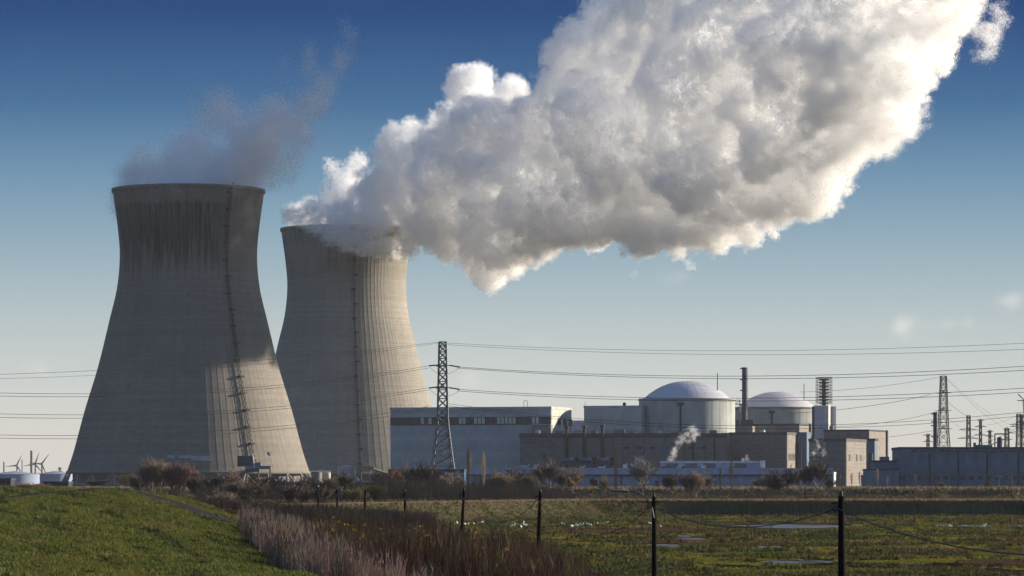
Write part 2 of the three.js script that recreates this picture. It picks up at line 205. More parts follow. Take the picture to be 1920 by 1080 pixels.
// concrete of the shells: lift joints, patches, and on the nearer tower the black washed-out streaks under the rim
const shellTex = (dirty) => tex(2048, 1024, (u, v) => {
  const lifts = v * 1024, joint = Math.floor(v * 118), jl = (v * 118) % 1 < 0.16 ? 0.07 : 0;
  const ring = 0.055 * (hash2(0, joint, 3) - 0.5), pan = 0.05 * (hash2(Math.floor(u * 96), joint, 4) - 0.5), n = fbm(u, v, 10, 33, 6), st = fbm(u, v, 260, 37, 7), fine = hash2(u * 2048 | 0, lifts | 0, 8) - 0.5;
  let c = 0.84 + 0.13 * (n - 0.5) + ring + pan + 0.10 * (st - 0.5) - jl + 0.04 * fine;
  c -= (dirty ? 0.16 : 0.22) * smooth(0.52, 0.75, st) * smooth(0.72, 0.98, v);
  let col = [c, c * 0.985, c * 0.955];
  if (dirty) {
    const a = (u > 0.5 ? u - 1 : u) * 360, drip = tile(u, v, 512, 14, 51), drip2 = tile(u, v, 700, 40, 57), end = 0.76 - 0.09 * tile(u, v, 240, 1, 53) - 0.05 * tile(u, v, 700, 1, 55);
    const across = smooth(-82, -60, a) * smooth(48, 18, a) * (0.65 + 0.35 * tile(u, v, 30, 3, 59)), band = smooth(0.958, 0.935, v + 0.012 * tile(u, v, 300, 1, 61)) * smooth(end, end + 0.10, v);
    const k = across * band * clamp(0.35 + 1.0 * (drip - 0.3) + 0.5 * (drip2 - 0.5));
    col = col.map((q, i) => lerp(q, [0.22, 0.23, 0.26][i], clamp(k * 1.25)));
    const pale = across * band * smooth(0.78, 0.95, drip2) * 0.35; col = col.map((q) => q + pale * 0.3);
  }
  return col;
});
const dirtyShell = mat('weathered_shell', 0.285, 0.268, 0.242, { t: null }); dirtyShell.map = shellTex(true);
const cleanShell = mat('pale_shell', 0.38, 0.365, 0.335, { t: null }); cleanShell.map = shellTex(false);
const lining = mat('shell_lining', 0.25, 0.25, 0.25, { size: 20 });
function coolingTower(label, x, z, m, legM, stairAngle) {
  const t = thing('cooling_tower', label, 'cooling tower', [x, PLANT, -z], 0, 'cooling towers');
  const s = obj('shell', shellG, m, t); obj('lining', liningG, lining, s); obj('rim', rimG, m, s); obj('ring_beam', lowerRimG, m, s);
  obj('blocking_fill_drum', cyl(67, 67, 11, 64, 0, 0.1, 0), lining, t); obj('basin_wall', new THREE.LatheGeometry([[73, -0.2], [76.5, -0.2], [76.5, 1.5], [76, 1.6], [73, 1.6]].map(([r, y]) => new THREE.Vector2(r, y)), 96), legM, t);  // solid drum behind the legs, sized to keep the open base dark
  for (let k = 0; k < 28; k++) for (const sgn of [-1, 1]) {
    const a = (k + 0.5) / 28 * 6.28318, b = a + sgn * 0.062;
    obj('leg', bar(V(Math.sin(b) * 74, 0.4, Math.cos(b) * 74), V(Math.sin(a) * 70.2, 7.3, Math.cos(a) * 70.2), 0.62, 0.55, 8), legM, t);
  }
  // stair up the shell with a landing every ten metres
  const st = obj('stair', (() => { const g = [], at = (y, o, q) => { const r = radiusAt(y) + o, a = stairAngle + q / r; return V(Math.sin(a) * r, y, Math.cos(a) * r); };
    for (let y = 8.5; y < 171; y += 3) { const y2 = Math.min(171.5, y + 3); for (const q of [-0.7, 0.7]) for (const o of [0.7, 1.9]) g.push(bar(at(y, o, q), at(y2, o, q), 0.11)); g.push(bar(at(y, 1.9, -0.7), at(y2, 1.9, 0.7), 0.1), bar(at(y, 0.2, 0), at(y, 1.9, 0), 0.1), bar(at(y, 1.3, -0.7), at(y2, 1.3, 0.7), 0.28), bar(at(y, 1.9, -0.7), at(y, 1.9, 0.7), 0.1)); }
    return g; })(), M.dark, t);
  for (let k = 0, y = 14; y < 168; y += 9.6, k++) { const r = radiusAt(y) + 1.3, l = obj('landing', bx(-1.5 + (k % 2 ? 0.5 : -0.5), 0, -1.2, 3.0, 0.9, 2.3), M.dark, st); l.position.set(Math.sin(stairAngle) * r, y, Math.cos(stairAngle) * r); l.rotation.y = stairAngle; }
  const inv = obj('aircraft_light', bx(-0.4, 0, -0.4, 0.8, 1.6, 0.8), M.dark, t); inv.position.set(Math.sin(0.7) * 43.9, 172.4, Math.cos(0.7) * 43.9);
  return t;
}
const T1 = [X(353.5, 2170), 2170], T2 = [X(650, 2504), 2504];
const tower1 = coolingTower('nearer large dark weathered cooling tower with black streaks below its rim', T1[0], T1[1], dirtyShell, mat('leg_concrete', 0.285, 0.268, 0.242), 37 * Math.PI / 180);
const tower2 = coolingTower('farther pale cooling tower mostly hidden at its rim by thick steam', T2[0], T2[1], cleanShell, mat('leg_concrete_pale', 0.38, 0.365, 0.335), 10 * Math.PI / 180);
function onShell(a, y, w, h, name, m, parent, proud = 0.35) { const r = radiusAt(y) + 0.2, o = obj(name, bx(-w / 2, 0, -0.6, w, h, 0.6 + proud), m, parent); o.position.set(Math.sin(a) * r, y, Math.cos(a) * r); o.rotation.order = 'YXZ'; o.rotation.y = a; o.rotation.x = -Math.atan2(radiusAt(y) - radiusAt(y + h), h); return o; }
const patchM = mat('pale_repair_panel', 0.44, 0.46, 0.48);
[[-0.06, 15.5, 4.2, 1.9], [0.035, 15.3, 4.4, 1.9], [0.085, 15.6, 3.6, 1.7], [0.15, 14.2, 6, 2.9], [0.238, 14.0, 6, 3.0]].forEach(([a, y, w, h]) => onShell(a, y, w, h, 'panel', patchM, tower1));
onShell(Math.asin((519 - 353) / 222), 17.5, 1.5, 1.9, 'hatch', M.dark, tower1); onShell(0.08, 108, 0.6, 2.2, 'drain_spout', M.dark, tower1);
{ // slanting duct house and gantry at the foot of the nearer tower
  const z = 2094, t = thing('pipe_gantry', 'dark pipe gantry and slanting duct at the foot of the weathered cooling tower', 'gantry', [X(488, z), PLANT, -z]);
  obj('deck', [bx(-8, 9.5, -3, 14, 0.7, 6), bx(-8, 10.2, 2.8, 14, 1.1, 0.15)], M.slate, t); obj('duct', bar(V(-1, 9.2, 0), V(-22, 6.0, -2), 1.1, 0.9, 6), M.slate, t); obj('cabin', bx(-3.5, 10.3, -2.5, 4, 3, 5), M.slate, t); obj('mast', bar(V(-3, 10, 3), V(-4.2, 18, 3), 0.35, 0.3), M.white, t); obj('side_sheet', bx(-13, 11, -2, 9, 6, 0.4), M.slateDark, t);
  for (const x of [-7.5, -1, 5.5]) for (const zz of [-2.7, 2.7]) obj('leg', bar(V(x, 0, zz), V(x, 9.6, zz), 0.35, 0.35), M.dark, t);
}
{
  const z = 2418, t = thing('stair_gantry', 'small tan gantry with sloping stair at the foot of the pale cooling tower', 'gantry', [X(684, z), PLANT, -z]);
  obj('platform', bx(-3, 10.2, -2, 9, 2.4, 4), M.yellow, t); obj('stair_flight', bar(V(5, 11, 0), V(17, 6.4, 0), 0.9, 0.9), M.yellow, t); for (const x of [-2.5, 3, 16]) obj('leg', bar(V(x, 0, 0), V(x, x > 9 ? 6.6 : 10.4, 0), 0.35, 0.35), M.dark, t);
}

// ---------- buildings of the station ----------
const TH = 18 * Math.PI / 180;
// a block whose front spans px a..b, whose right side ends at px c and whose top is at row py; depth za at its front left corner
function block(name, label, a, b, c, py, za, o = {}) {
  const th = o.turn ?? TH, ta = (b - 960) / F, xa = X(a, za), W = (ta * za - xa) / (Math.cos(th) + ta * Math.sin(th)), xr = xa + W * Math.cos(th), zr = za - W * Math.sin(th), tc = (c - 960) / F;
  const D = o.depth ?? (tc * zr - xr) / (Math.sin(th) - tc * Math.cos(th)), base = o.base ?? PLANT, H = Y(py, zr) - base;
  const g = thing(name, label, 'building', [xa, base, -za], -th); Object.assign(g, { W, D, H });
  g.px = (p) => W * (p - a) / (b - a); g.py = (q) => Y(q, zr) - base;
  return g;
}
// wall with rectangular openings and panels; local x 0..W, y 0..H on the plane z = 0
function slab(g, m, o = {}) { return obj('wall', bx(0, 0, -g.D, g.W, g.H - (o.cut || 0), g.D), m, g); }
function parapet(g, m, h = 1.1, out = 0.35) { return obj('parapet', [bx(-out, g.H - h, -0.3, g.W + 2 * out, h + 0.25, 0.3 + out), bx(g.W - 0.3, g.H - h, -g.D - out, 0.3 + out, h + 0.25, g.D + out - 0.3), bx(-out, g.H - h, -g.D - out, g.W + out - 0.3, h + 0.25, 0.3 + out), bx(-out, g.H - h, -g.D, 0.3 + out, h + 0.25, g.D - 0.3)], m, g); }
function panels(g, x0, x1, y0, y1, nx, ny, mats, side = false, gap = 0.16, th = 0.18) { // separate cladding panels on the front or on the right side
  const w = (x1 - x0) / nx, h = (y1 - y0) / ny, geo = side ? bx(0, gap / 2, -w + gap / 2, th, h - gap, w - gap) : bx(gap / 2, gap / 2, 0, w - gap, h - gap, th);
  for (let i = 0; i < nx; i++) for (let j = 0; j < ny; j++) { const p = obj('panel', geo, mats[(hash2(i, j, nx) * mats.length) | 0], g); side ? p.position.set(g.W, y0 + j * h, -(x0 + i * w)) : p.position.set(x0 + i * w, y0 + j * h, 0); p.position[side ? 'x' : 'z'] += 0.03 * hash2(i, j, 77); }
}
function windowOn(g, x, y, w, h, m = M.glass, fr = M.slateDark, side = false) {
  const o = new THREE.Group(); o.name = 'window'; g.add(o); side ? (o.position.set(g.W + 0.19, y, -x), o.rotation.y = Math.PI / 2) : o.position.set(x, y, 0.19);
  obj('frame', [bx(-0.12, -0.12, 0, w + 0.24, 0.24, 0.22), bx(-0.12, h - 0.12, 0, w + 0.24, 0.24, 0.22), bx(-0.12, 0.12, 0, 0.24, h - 0.24, 0.22), bx(w - 0.12, 0.12, 0, 0.24, h - 0.24, 0.22)], fr, o); obj('pane', bx(0.12, 0.12, 0.02, w - 0.24, h - 0.24, 0.08), m, o); return o;
}
{ // turbine hall
  const g = block('turbine_hall', 'long pale hall with a ribbon of windows under its roof, warm sunlit end', 732, 1033, 1071, 763, 2060); slab(g, M.pale);
  const yb = g.py(795), yt = g.py(781.5);
  panels(g, 0, g.px(998), 0.3, yb - 0.3, 11, 4, [M.pale, M.paleB, M.pale], false, 0.07, 0.16); panels(g, 0, g.W, yt + 0.2, g.H - 1.2, 14, 1, [M.pale, M.paleB], false, 0.07, 0.16); parapet(g, M.paleB);
  obj('window_ledge', bx(0, yb - 0.3, 0, g.W, 0.4, 0.5), M.slateDark, g);
  const nW = 42, w = g.W / nW, lit = [[786, 812], [848, 876], [892, 914], [936, 972], [1000, 1013]];
  for (let i = 0; i < nW; i++) { const p = 732 + (i + 0.5) / nW * 301; windowOn(g, i * w + 0.1, yb + 0.15, w - 0.2, yt - yb - 0.2, lit.some(([q, r]) => p > q && p < r) && hash2(i, 3, 1) > 0.22 ? M.paleGlass : M.glass); }  // pale panes stand in for bright sky seen through the hall
  panels(g, 0.2, g.D, 0.3, g.H - 1.2, 3, 3, [M.cream], true, 0.1, 0.2); for (const k of [0.15, 0.42, 0.7]) windowOn(g, g.D * k + 6, yb - 0.3, 5.5, 3.4, M.glass, M.slateDark, true);  // end panels warmer than the front, sunlight mixed into their colour
  const lo = obj('annex', bx(g.px(1001), 0, 0.2, g.px(1033) - g.px(1001) + 1, g.py(797), 3.5), M.brownB, g); obj('annex_roof', bx(g.px(1001) - 0.3, g.py(797), 0.2, g.px(1033) - g.px(1001) + 1.6, 0.5, 4), M.pale, lo);
  const ar = obj('roof_hoop', new THREE.TorusGeometry(1.1, 0.14, 6, 16, Math.PI).translate(g.px(980), g.H + 2.6, -6), M.dark, g); obj('hoop_post', [bar(V(g.px(980) - 1.1, g.H, -6), V(g.px(980) - 1.1, g.H + 2.7, -6), 0.13), bar(V(g.px(980) + 1.1, g.H, -6), V(g.px(980) + 1.1, g.H + 2.7, -6), 0.13)], M.dark, ar);
}
{ const g = block('store_building', 'small white building glimpsed between the long hall and the first dome block', 1066, 1096, 1110, 789, 2130); slab(g, M.white); parapet(g, M.white, 0.6); panels(g, 0.2, g.W - 0.2, 0.3, g.H - 0.8, 3, 2, [M.blueRoof], false, 0.1); }
const domeG = (R, h) => { const rs = (R * R + h * h) / (2 * h), pts = []; for (let i = 0; i <= 24; i++) { const a = Math.asin(R / rs) * (1 - i / 24); pts.push(new THREE.Vector2(Math.sin(a) * rs, Math.cos(a) * rs - rs + h)); } return new THREE.LatheGeometry(pts, 96); };
function reactor(label, px, z, rCyl, rDome, pTop, pDome, pEdge) {
  const t = thing('reactor_building', label, 'reactor', [X(px, z), PLANT, -z], 0, 'domed reactor buildings'), R = rCyl / F * z, H = Y(pTop, z) - PLANT, r = rDome / F * z, h = (pTop - pDome) / F * z;
  obj('drum', new THREE.CylinderGeometry(R, R, H, 96, 1, true).translate(0, H / 2, 0), mat('drum_concrete', 0.46, 0.49, 0.46, { t: streakT, size: 1, sizeV: 1 }), t);
  obj('drum_rim', new THREE.LatheGeometry([[R - 5, H - 0.9], [R + 0.35, H - 0.9], [R + 0.35, H + 0.25], [r - 0.5, H + 0.3], [R - 5, H - 0.9]].map(([a, b]) => new THREE.Vector2(a, b)), 96), M.paleB, t);
  const d = obj('dome', domeG(r, h).translate(0, H + 0.2, 0), M.dome, t);
  const seam = []; for (let k = 0; k < 28; k++) { const a = k / 28 * 6.2832, rs = (r * r + h * h) / (2 * h), pts = []; for (let i = 0; i <= 6; i++) { const b = Math.asin(r / rs) * (1 - 0.9 * i / 6), q = Math.sin(b) * rs; pts.push(V(Math.sin(a) * q, Math.cos(b) * rs - rs + h + H + 0.24, Math.cos(a) * q)); } for (let i = 0; i < 6; i++) seam.push(bar(pts[i], pts[i + 1], 0.045, 0.045, 3)); }
  obj('seam', seam, M.blueRoof, d); obj('dome_kerb', new THREE.TorusGeometry(r + 0.1, 0.35, 6, 96).rotateX(Math.PI / 2).translate(0, H + 0.35, 0), M.white, d);
  for (let k = 0; k < 16; k++) { const a = -1.5 + k * 0.2; obj('joint_strip', bx(-0.05, 6, -0.1, 0.1, H - 7.2, 0.14), M.paleB, t).position.set(Math.sin(a) * R, 0, Math.cos(a) * R); }
  const a = Math.asin(-16 / 90); const dp = obj('downpipe', [bx(-0.45, 0, -0.2, 0.9, H - 2.6, 0.8), bx(-1.8, H - 4, -0.2, 3.6, 1.6, 1)], M.slateDark, t); dp.position.set(Math.sin(a) * R, 0, Math.cos(a) * R); dp.rotation.y = a;
  obj('mast', bar(V(R * 0.62, H - 1, R * 0.3), V(R * 0.62, Y(pEdge, z) - PLANT, R * 0.3), 0.32, 0.24, 6), M.dark, t);
  return t;
}
reactor('nearer reactor drum under a white dome, behind the drifting small steam wisp', 1288, 2080, 90, 81, 748.5, 715, 700);
reactor('farther reactor drum and dome beside the scaffolded stack', 1456, 2337, 80, 71.5, 764, 735, 720);
{ const g = block('fuel_building', 'plain pale panelled block adjoining the first domed drum', 1095, 1204, 1210, 761, 2072, { depth: 34 }); slab(g, M.paleB); panels(g, 0, g.W, 8, g.H - 1.1, 6, 3, [M.pale, M.paleB], false, 0.14); parapet(g, M.paleB, 0.8, 0.25); obj('roof_vent', cyl(0.9, 0.9, 2, 10, g.px(1166), g.H, -5), M.dark, g); obj('lightning_rod', bar(V(0.4, g.H, -0.6), V(0.4, g.H + 2.2, -0.6), 0.12), M.dark, g); }
{ // long brown auxiliary block
  const g = block('auxiliary_building', 'long low brown concrete block with exhaust stacks in front of the domes', 975, 1362, 1366, 813, 1990, { turn: 0.06, depth: 60 }); slab(g, M.brownDark);
  const e = [975, 1022, 1062, 1096, 1130, 1168, 1208, 1246, 1284, 1322, 1361]; for (let i = 0; i < 10; i++) panels(g, g.px(e[i]) + 0.15, g.px(e[i + 1]) - 0.15, 0.2, g.H - 2.2, 1, 5, [M.brown, M.brownB], false, 0.12, 0.3);
  parapet(g, M.brownDark, 1.6, 0.4); [983, 992, 1001].forEach((p) => windowOn(g, g.px(p) - 1, g.py(830.5), 1.9, 2, M.brown, M.slateDark));
  const cab = obj('service_riser', [bx(g.px(1016), g.py(851), 0.3, 3, g.py(822) - g.py(851), 1.6), bx(g.px(1027), 0, 0.3, 0.8, g.H + 3, 0.9), bx(g.px(1031), 0, 0.3, 0.7, g.H + 3, 0.8)], M.brown, g); obj('pipe', bx(g.px(1019), 4, 0.4, 0.8, g.py(851) - 4, 0.8), M.slateDark, cab);
  [[1063, 799], [1096, 798], [1130, 797]].forEach(([p, q]) => { const s = obj('exhaust_stack', [cyl(0.85, 0.85, g.py(q + 6) - 10, 12, g.px(p), 10, 1.4), cyl(1.25, 0.85, 1.4, 12, g.px(p), g.py(q + 6), 1.4)], M.rust, g); obj('stack_cap', cyl(1.3, 1.3, g.py(q) - g.py(q + 2.5), 12, g.px(p), g.py(q + 2.5), 1.4), M.dark, s); });
  for (const [p, w] of [[1242, 6], [1262, 4]]) obj('slate_strip', bx(g.px(p), 1, 0.32, w * 0.4, g.py(834) - 1, 0.3), M.slate, g);  // darker slate strips set on the wall face
  const rr = []; for (let k = 0; k <= 48; k++) { const x = k / 48 * g.W; rr.push(bx(x, g.H + 0.25, 0.05, 0.12, 1.1, 0.12)); } rr.push(bx(0, g.H + 1.3, 0.05, g.W, 0.12, 0.12), bx(0, g.H + 0.8, 0.05, g.W, 0.1, 0.1)); obj('roof_railing', rr, M.steel, g);
  for (const [p, w, h] of [[1075, 5, 2.2], [1108, 3, 1.6], [1150, 6, 2.4], [1180, 3, 1.2], [1225, 4, 1.8], [1258, 5, 1.2], [1330, 4, 2]]) obj('roof_box', bx(g.px(p), g.H, -9, w, h, 4), p % 2 ? M.paleB : M.brownB, g);
  for (const p of [1150, 1190, 1300, 1340]) obj('wall_pipe', cyl(0.35, 0.35, g.H - 6, 8, g.px(p), 3, 0.7), p % 4 ? M.steel : M.rust, g);
  for (let k = 0; k < 7; k++) obj('wall_vent', bx(g.px(1172 + k * 24), g.py(842), 0.32, 2.2, 1.5, 0.18), M.slateDark, g);
  obj('tank_low', bx(g.px(1040), g.H, -12, 4, 1.6, 4), M.slate, g); obj('roof_unit', bx(g.px(1003), g.H, -3, 2.6, 2, 2.4), M.white, g);
}
for (let k = 0; k < 3; k++) { // diesel sets on the yard in front
  const p = 1065 + k * 33, z = 1960, t = thing('generator_set', ['dark green generator hood below the first of three exhaust stacks', 'dark green generator hood below the middle exhaust stack', 'dark green generator hood below the last exhaust stack'][k], 'generator', [X(p, z), PLANT, -z], 0, 'generators under the stacks');
  obj('frame', [0, 1, 2, 3].map((i) => bx(-4.2 + (i % 2) * 7.6, 0, -2 + (i >> 1) * 3.6, 0.7, 13.2, 0.4)), M.slateDark, t); obj('deck', bx(-4.6, 10.6, -2.3, 9.2, 0.7, 4.6), M.rust, t); const h = obj('hood', new THREE.CylinderGeometry(3.4, 4.3, 3.4, 6, 1).scale(1, 1, 0.6).translate(0, 13.2, 0), M.slate, t); obj('grille', bx(-3, 11.9, 2.1, 6, 1.6, 0.5), M.slateDark, h); obj('cooler', new THREE.CylinderGeometry(1.8, 1.5, 4.2, 8).translate(5.2, 13, 0.4), M.green, t);
}
{ // brown block with angled buttress wall, right of the auxiliary block
  const g = block('brown_block', 'brown concrete block with a sunlit narrow end behind the low blue shed', 1368, 1475, 1500, 811, 2010, { base: PLANT }); slab(g, M.tan); panels(g, 0.2, g.W - 0.2, 0.3, g.H - 1.6, 5, 6, [M.brown, M.brownB], false, 0.12, 0.3); parapet(g, M.brownDark, 1.2, 0.3);
  panels(g, 0.2, g.D * 0.62, 0.3, g.H - 1.3, 2, 6, [M.tan, M.tanB], true, 0.1, 0.25); obj('stair_core', bx(g.W - 2, 0, -g.D - 2, 7.5, g.H + 0.5, g.D * 0.3), M.slate, g); for (let k = 0; k < 3; k++) obj('pipe', cyl(0.4, 0.4, g.H - 7, 8, g.W + 1.0 + k * 0.95, 2, -g.D * 0.7 + 0.9), k % 2 ? M.steel : M.slateDark, g);
  for (let k = 0; k < 6; k++) windowOn(g, 3 + k * g.D * 0.085, g.py(862), 0.75, 3.2, M.glass, M.brownDark, true); [1379, 1390].forEach((p) => windowOn(g, g.px(p), g.py(868), 2.4, 3, M.glass, M.slateDark));
  const z2 = obj('buttress', (() => { const s = new THREE.Shape([[0, 0], [4.2, 0], [4.2, g.H], [0, g.H]].map(([x, y]) => new THREE.Vector2(x, y))); return new THREE.ExtrudeGeometry(s, { depth: 0.8, bevelEnabled: false }).rotateY(0.75).translate(-3.4, 0, 2.6); })(), M.tanB, g);
}
{ const g = block('upper_block', 'taller grey concrete block between the two domes with lit end wall', 1412, 1498, 1517, 795, 2090); slab(g, M.tan); panels(g, 0.2, g.W - 0.2, 0.3, g.H - 1.2, 4, 4, [M.brown, M.brownB], false, 0.12); parapet(g, M.slateDark, 0.7, 0.25); panels(g, 0.2, g.D * 0.85, 0.3, g.H - 1, 2, 6, [M.tan, M.tanB], true, 0.1, 0.2); obj('end_pier', bx(g.W - 0.5, 0, -g.D - 2.5, 1.5, g.H + 0.6, 2.4), M.brownDark, g); }
{ const z = 2052, t = thing('roof_plant', 'tan box and white pipe on the flat roof before the slim stack', 'roof plant', [X(1392, z), Y(811, 1975), -z], -TH); obj('casing', bx(-3.5, -2, -3, 9.5, 6.5, 5), M.tanB, t); obj('end_panel', bx(6.05, -2, -3, 0.25, 6.2, 5), M.tan, t); obj('pipe', bar(V(-6, 0.2, 3.5), V(14, 0.2, 3.5), 0.55, 0.55, 8), M.white, t); obj('vessel', cyl(1.5, 1.5, 3.4, 12, 12, -1, 2.5), M.metalTank, t); obj('plinth', bx(-6, -22, -3, 20, 20, 6), M.brownDark, t); }
{ const g = block('front_block', 'brown concrete block with bright sunlit end wall and narrow windows', 1517, 1586, 1624, 823, 1900); slab(g, M.tan); panels(g, 0.2, g.W - 0.2, 0.3, g.H - 1.6, 4, 6, [M.brown, M.brownB], false, 0.12, 0.3); parapet(g, M.brownDark, 1.3, 0.3); panels(g, 0.2, g.D * 0.98, 0.3, g.H - 1.3, 3, 7, [M.tan, M.tanB, M.tan], true, 0.1, 0.25);
  [0.10, 0.17, 0.24, 0.46, 0.53, 0.60, 0.67, 0.74, 0.84].forEach((k, i) => windowOn(g, k * g.D + 1, g.py(864), 1.0, 3.2, i % 4 === 2 ? M.rust : M.glass, i % 3 ? M.white : M.brownDark, true)); for (const p of [1521, 1531]) windowOn(g, g.px(p), g.py(866), 1.6, 2.4, M.paleGlass, M.slateDark); }
{ const g = block('dark_recess_block', 'dark narrow recess with pipes between the lit end walls', 1616, 1640, 1644, 823, 1962, { depth: 8 }); slab(g, M.slate); parapet(g, M.slateDark, 1, 0.3); for (let k = 0; k < 4; k++) obj('pipe', cyl(0.35, 0.35, g.H * 0.7, 8, 1.4 + k * 1.4, 0, 0.7), k % 2 ? M.steel : M.dark, g); panels(g, 0.2, g.W - 0.2, g.H * 0.72, g.H - 1, 2, 1, [M.slateB], false, 0.1); }  // dark slate block stands in for the shaded recess between end walls
{ const g = block('rear_block', 'broad grey block with tall sunlit end wall below the scaffolded stack', 1545, 1629, 1661, 806, 2085); slab(g, M.tan); panels(g, 0.2, g.W - 0.2, 0.3, g.H - 1.2, 4, 4, [M.brown, M.brownB], false, 0.12); parapet(g, M.slateDark, 0.7, 0.2); panels(g, 0.2, g.D * 0.9, 0.3, g.H - 1, 3, 6, [M.tan, M.tanB], true, 0.1, 0.2); obj('corner_pier', bx(g.W - 0.4, 0, -g.D - 2, 1.4, g.H + 0.4, 1.9), M.brownDark, g); obj('roof_duct', cyl(1.4, 1.4, 2.6, 12, 3, g.H, -6), M.tan, g); }
{ const g = block('white_stair_tower', 'white metal-clad shaft under the scaffolded stack', 1527, 1553, 1561, 761, 2150); slab(g, M.white); panels(g, 0, g.W, 2, g.H - 0.4, 3, 5, [M.blueRoof, M.dome], false, 0.08, 0.15); panels(g, 0, g.D, 2, g.H - 0.4, 1, 5, [M.white], true, 0.08, 0.15); parapet(g, M.white, 0.5, 0.2); }  // front panels tinted lilac for shade, sunlit side left white
{ // stack wrapped in scaffolding
  const z = 2158, t = thing('scaffolded_stack', 'dark ventilation stack wrapped in an open scaffold', 'stack', [X(1545, z), Y(762, z), -z]), s = z / F, H = 55 * s;
  obj('flue', [cyl(4 * s, 4.2 * s, 50 * s, 16, 0, 0, 0), cyl(7, 7, 44, 12, 0, -44, 0)], M.stack, t);
  for (const x of [-14, -5, 5, 14]) for (const d of [-14, 14]) obj('standard', bar(V(x * s, -14, d * s), V(x * s, H, d * s), 0.13, 0.13), M.steel, t);
  for (let k = 1; k <= 8; k++) { const y = k * 6.4 * s; const l = obj('lift', [bx(-14.5 * s, y, -14.5 * s, 29 * s, 0.25, 6 * s), bx(-14.5 * s, y, 8.5 * s, 29 * s, 0.25, 6 * s)], M.steel, t); obj('guard_rail', [bar(V(-14 * s, y + 1, 14 * s), V(14 * s, y + 1, 14 * s), 0.1), bar(V(-14 * s, y + 1, -14 * s), V(14 * s, y + 1, -14 * s), 0.1), bar(V(-14 * s, y + 1, -14 * s), V(-14 * s, y + 1, 14 * s), 0.1), bar(V(14 * s, y + 1, -14 * s), V(14 * s, y + 1, 14 * s), 0.1)], M.steel, l); obj('collar', bx(-9 * s, y - 0.5, -5 * s, 18 * s, 0.5, 10 * s), M.dark, l); }
}
function stack(label, px, top, w, z, plat, m = M.stack) {
  const t = thing('stack', label, 'chimney', [X(px, z), PLANT, -z], 0, 'slim ventilation stacks'), r = w / 2 / F * z, H = Y(top, z) - PLANT; obj('flue', new THREE.CylinderGeometry(r, r * 1.03, H, 24, 1).translate(0, H / 2, 0), m, t); obj('flue_lip', new THREE.CylinderGeometry(r * 1.08, r * 1.08, 0.7, 24).translate(0, H - 0.3, 0), M.dark, t);
  plat.forEach((p) => obj('platform', [bx(-r - 1.1, Y(p, z) - PLANT, -1, 2 * r + 1.1, 0.6, 2)], M.dark, t)); obj('ladder', bar(V(r + 0.4, 2, 0), V(r + 0.4, H - 1, 0), 0.14), M.steel, t); return t;
}
stack('tall slim blue-grey ventilation stack standing between the two domes', 1396, 689, 9.5, 2110, [692, 713, 733, 760, 777]);
stack('dark stack beside the lattice pylon, rising over the slate building', 1753.5, 773, 7.5, 2060, [777, 792, 799, 820]);
{ const z = 2104, t = thing('pipe_bridge', 'steel lattice bridge tying the slim stack to the first drum', 'bridge', [X(1384, z), PLANT, -z]), y0 = Y(790, z) - PLANT, y1 = Y(750, z) - PLANT, g = []; for (const x of [-3.6, 1]) for (const d of [-1.2, 1.2]) g.push(bar(V(x, 0, d), V(x, y1, d), 0.22)); for (let y = y0; y < y1 - 2; y += 4) { g.push(bar(V(-3.6, y, 1.2), V(1, y + 4, 1.2), 0.14), bar(V(-3.6, y + 4, 1.2), V(1, y + 4, 1.2), 0.14)); } obj('lattice', g, M.steel, t); obj('walkway', bx(-5, y1 - 2.6, -1.2, 9, 0.5, 2.4), M.dark, t); obj('wall_panel', bx(-2.5, y0 - 8, -3, 11, 9, 2), M.slateDark, t); obj('riser', bx(4.4, y0 + 1, -1, 1.2, 5, 1.2), M.cream, t); }
{ // long low lilac shed
  const g = block('low_shed', 'very long low lilac-blue shed with a pale roof edge along the yard', 868, 1562, 1564, 891, 1760, { turn: 0.015, depth: 40 }); slab(g, M.blue);
  const n = 26, w = g.W / n; panels(g, 0, g.W, 0.4, g.H - 0.3, n, 1, [M.blue, mat('blue_grey_b', 0.38, 0.44, 0.57, { t: streakT, size: 12 })], false, 0.08, 0.15);
  const h2 = g.py(877.5) - g.H, rf = obj('roof', (() => { const s = new THREE.Shape([[0.9, 0], [0.9, 0.4], [-2.4, h2], [-40, h2], [-40, 0]].map(([x, y]) => new THREE.Vector2(x, y))); return new THREE.ExtrudeGeometry(s, { depth: g.W + 1, bevelEnabled: false }).rotateY(-Math.PI / 2).translate(g.W + 0.5, g.H, 0).rotateY(0); })(), M.blueRoof, g);
  rf.geometry = new THREE.BufferGeometry().copy((() => { const q = [bx(-0.5, g.H + 0.35, -40, g.W + 1, 0.3, 40.6)]; return mergeGeometries([mergeGeometries(q), (() => { const s = new THREE.Shape([[0, 0], [0, h2 - 0.7], [37, h2 - 0.7], [37, 0]].map(([x, y]) => new THREE.Vector2(x, y))); return bx(-0.2, g.H + 0.65, -38, g.W + 0.4, h2 - 0.65, 37.6); })()]); })());
  obj('gutter', bx(-0.6, g.H - 0.35, 0.2, g.W + 1.2, 0.7, 0.75), M.slateDark, g);
  for (let k = 0; k < 8; k++) obj('downpipe', bx(g.px(900 + k * 88), 0.2, 0.16, 0.5, g.H - 0.5, 0.4), M.slateDark, g);
  obj('loading_door', bx(g.px(1267), 0.1, 0.16, g.px(1290) - g.px(1267), g.py(897) - 0.2, 0.25), M.royal, g); for (const [a, b] of [[1112, 1120], [1228, 1236]]) obj('door', bx(g.px(a), 0.1, 0.16, g.px(b) - g.px(a), 2.6, 0.2), M.slateDark, g);
}
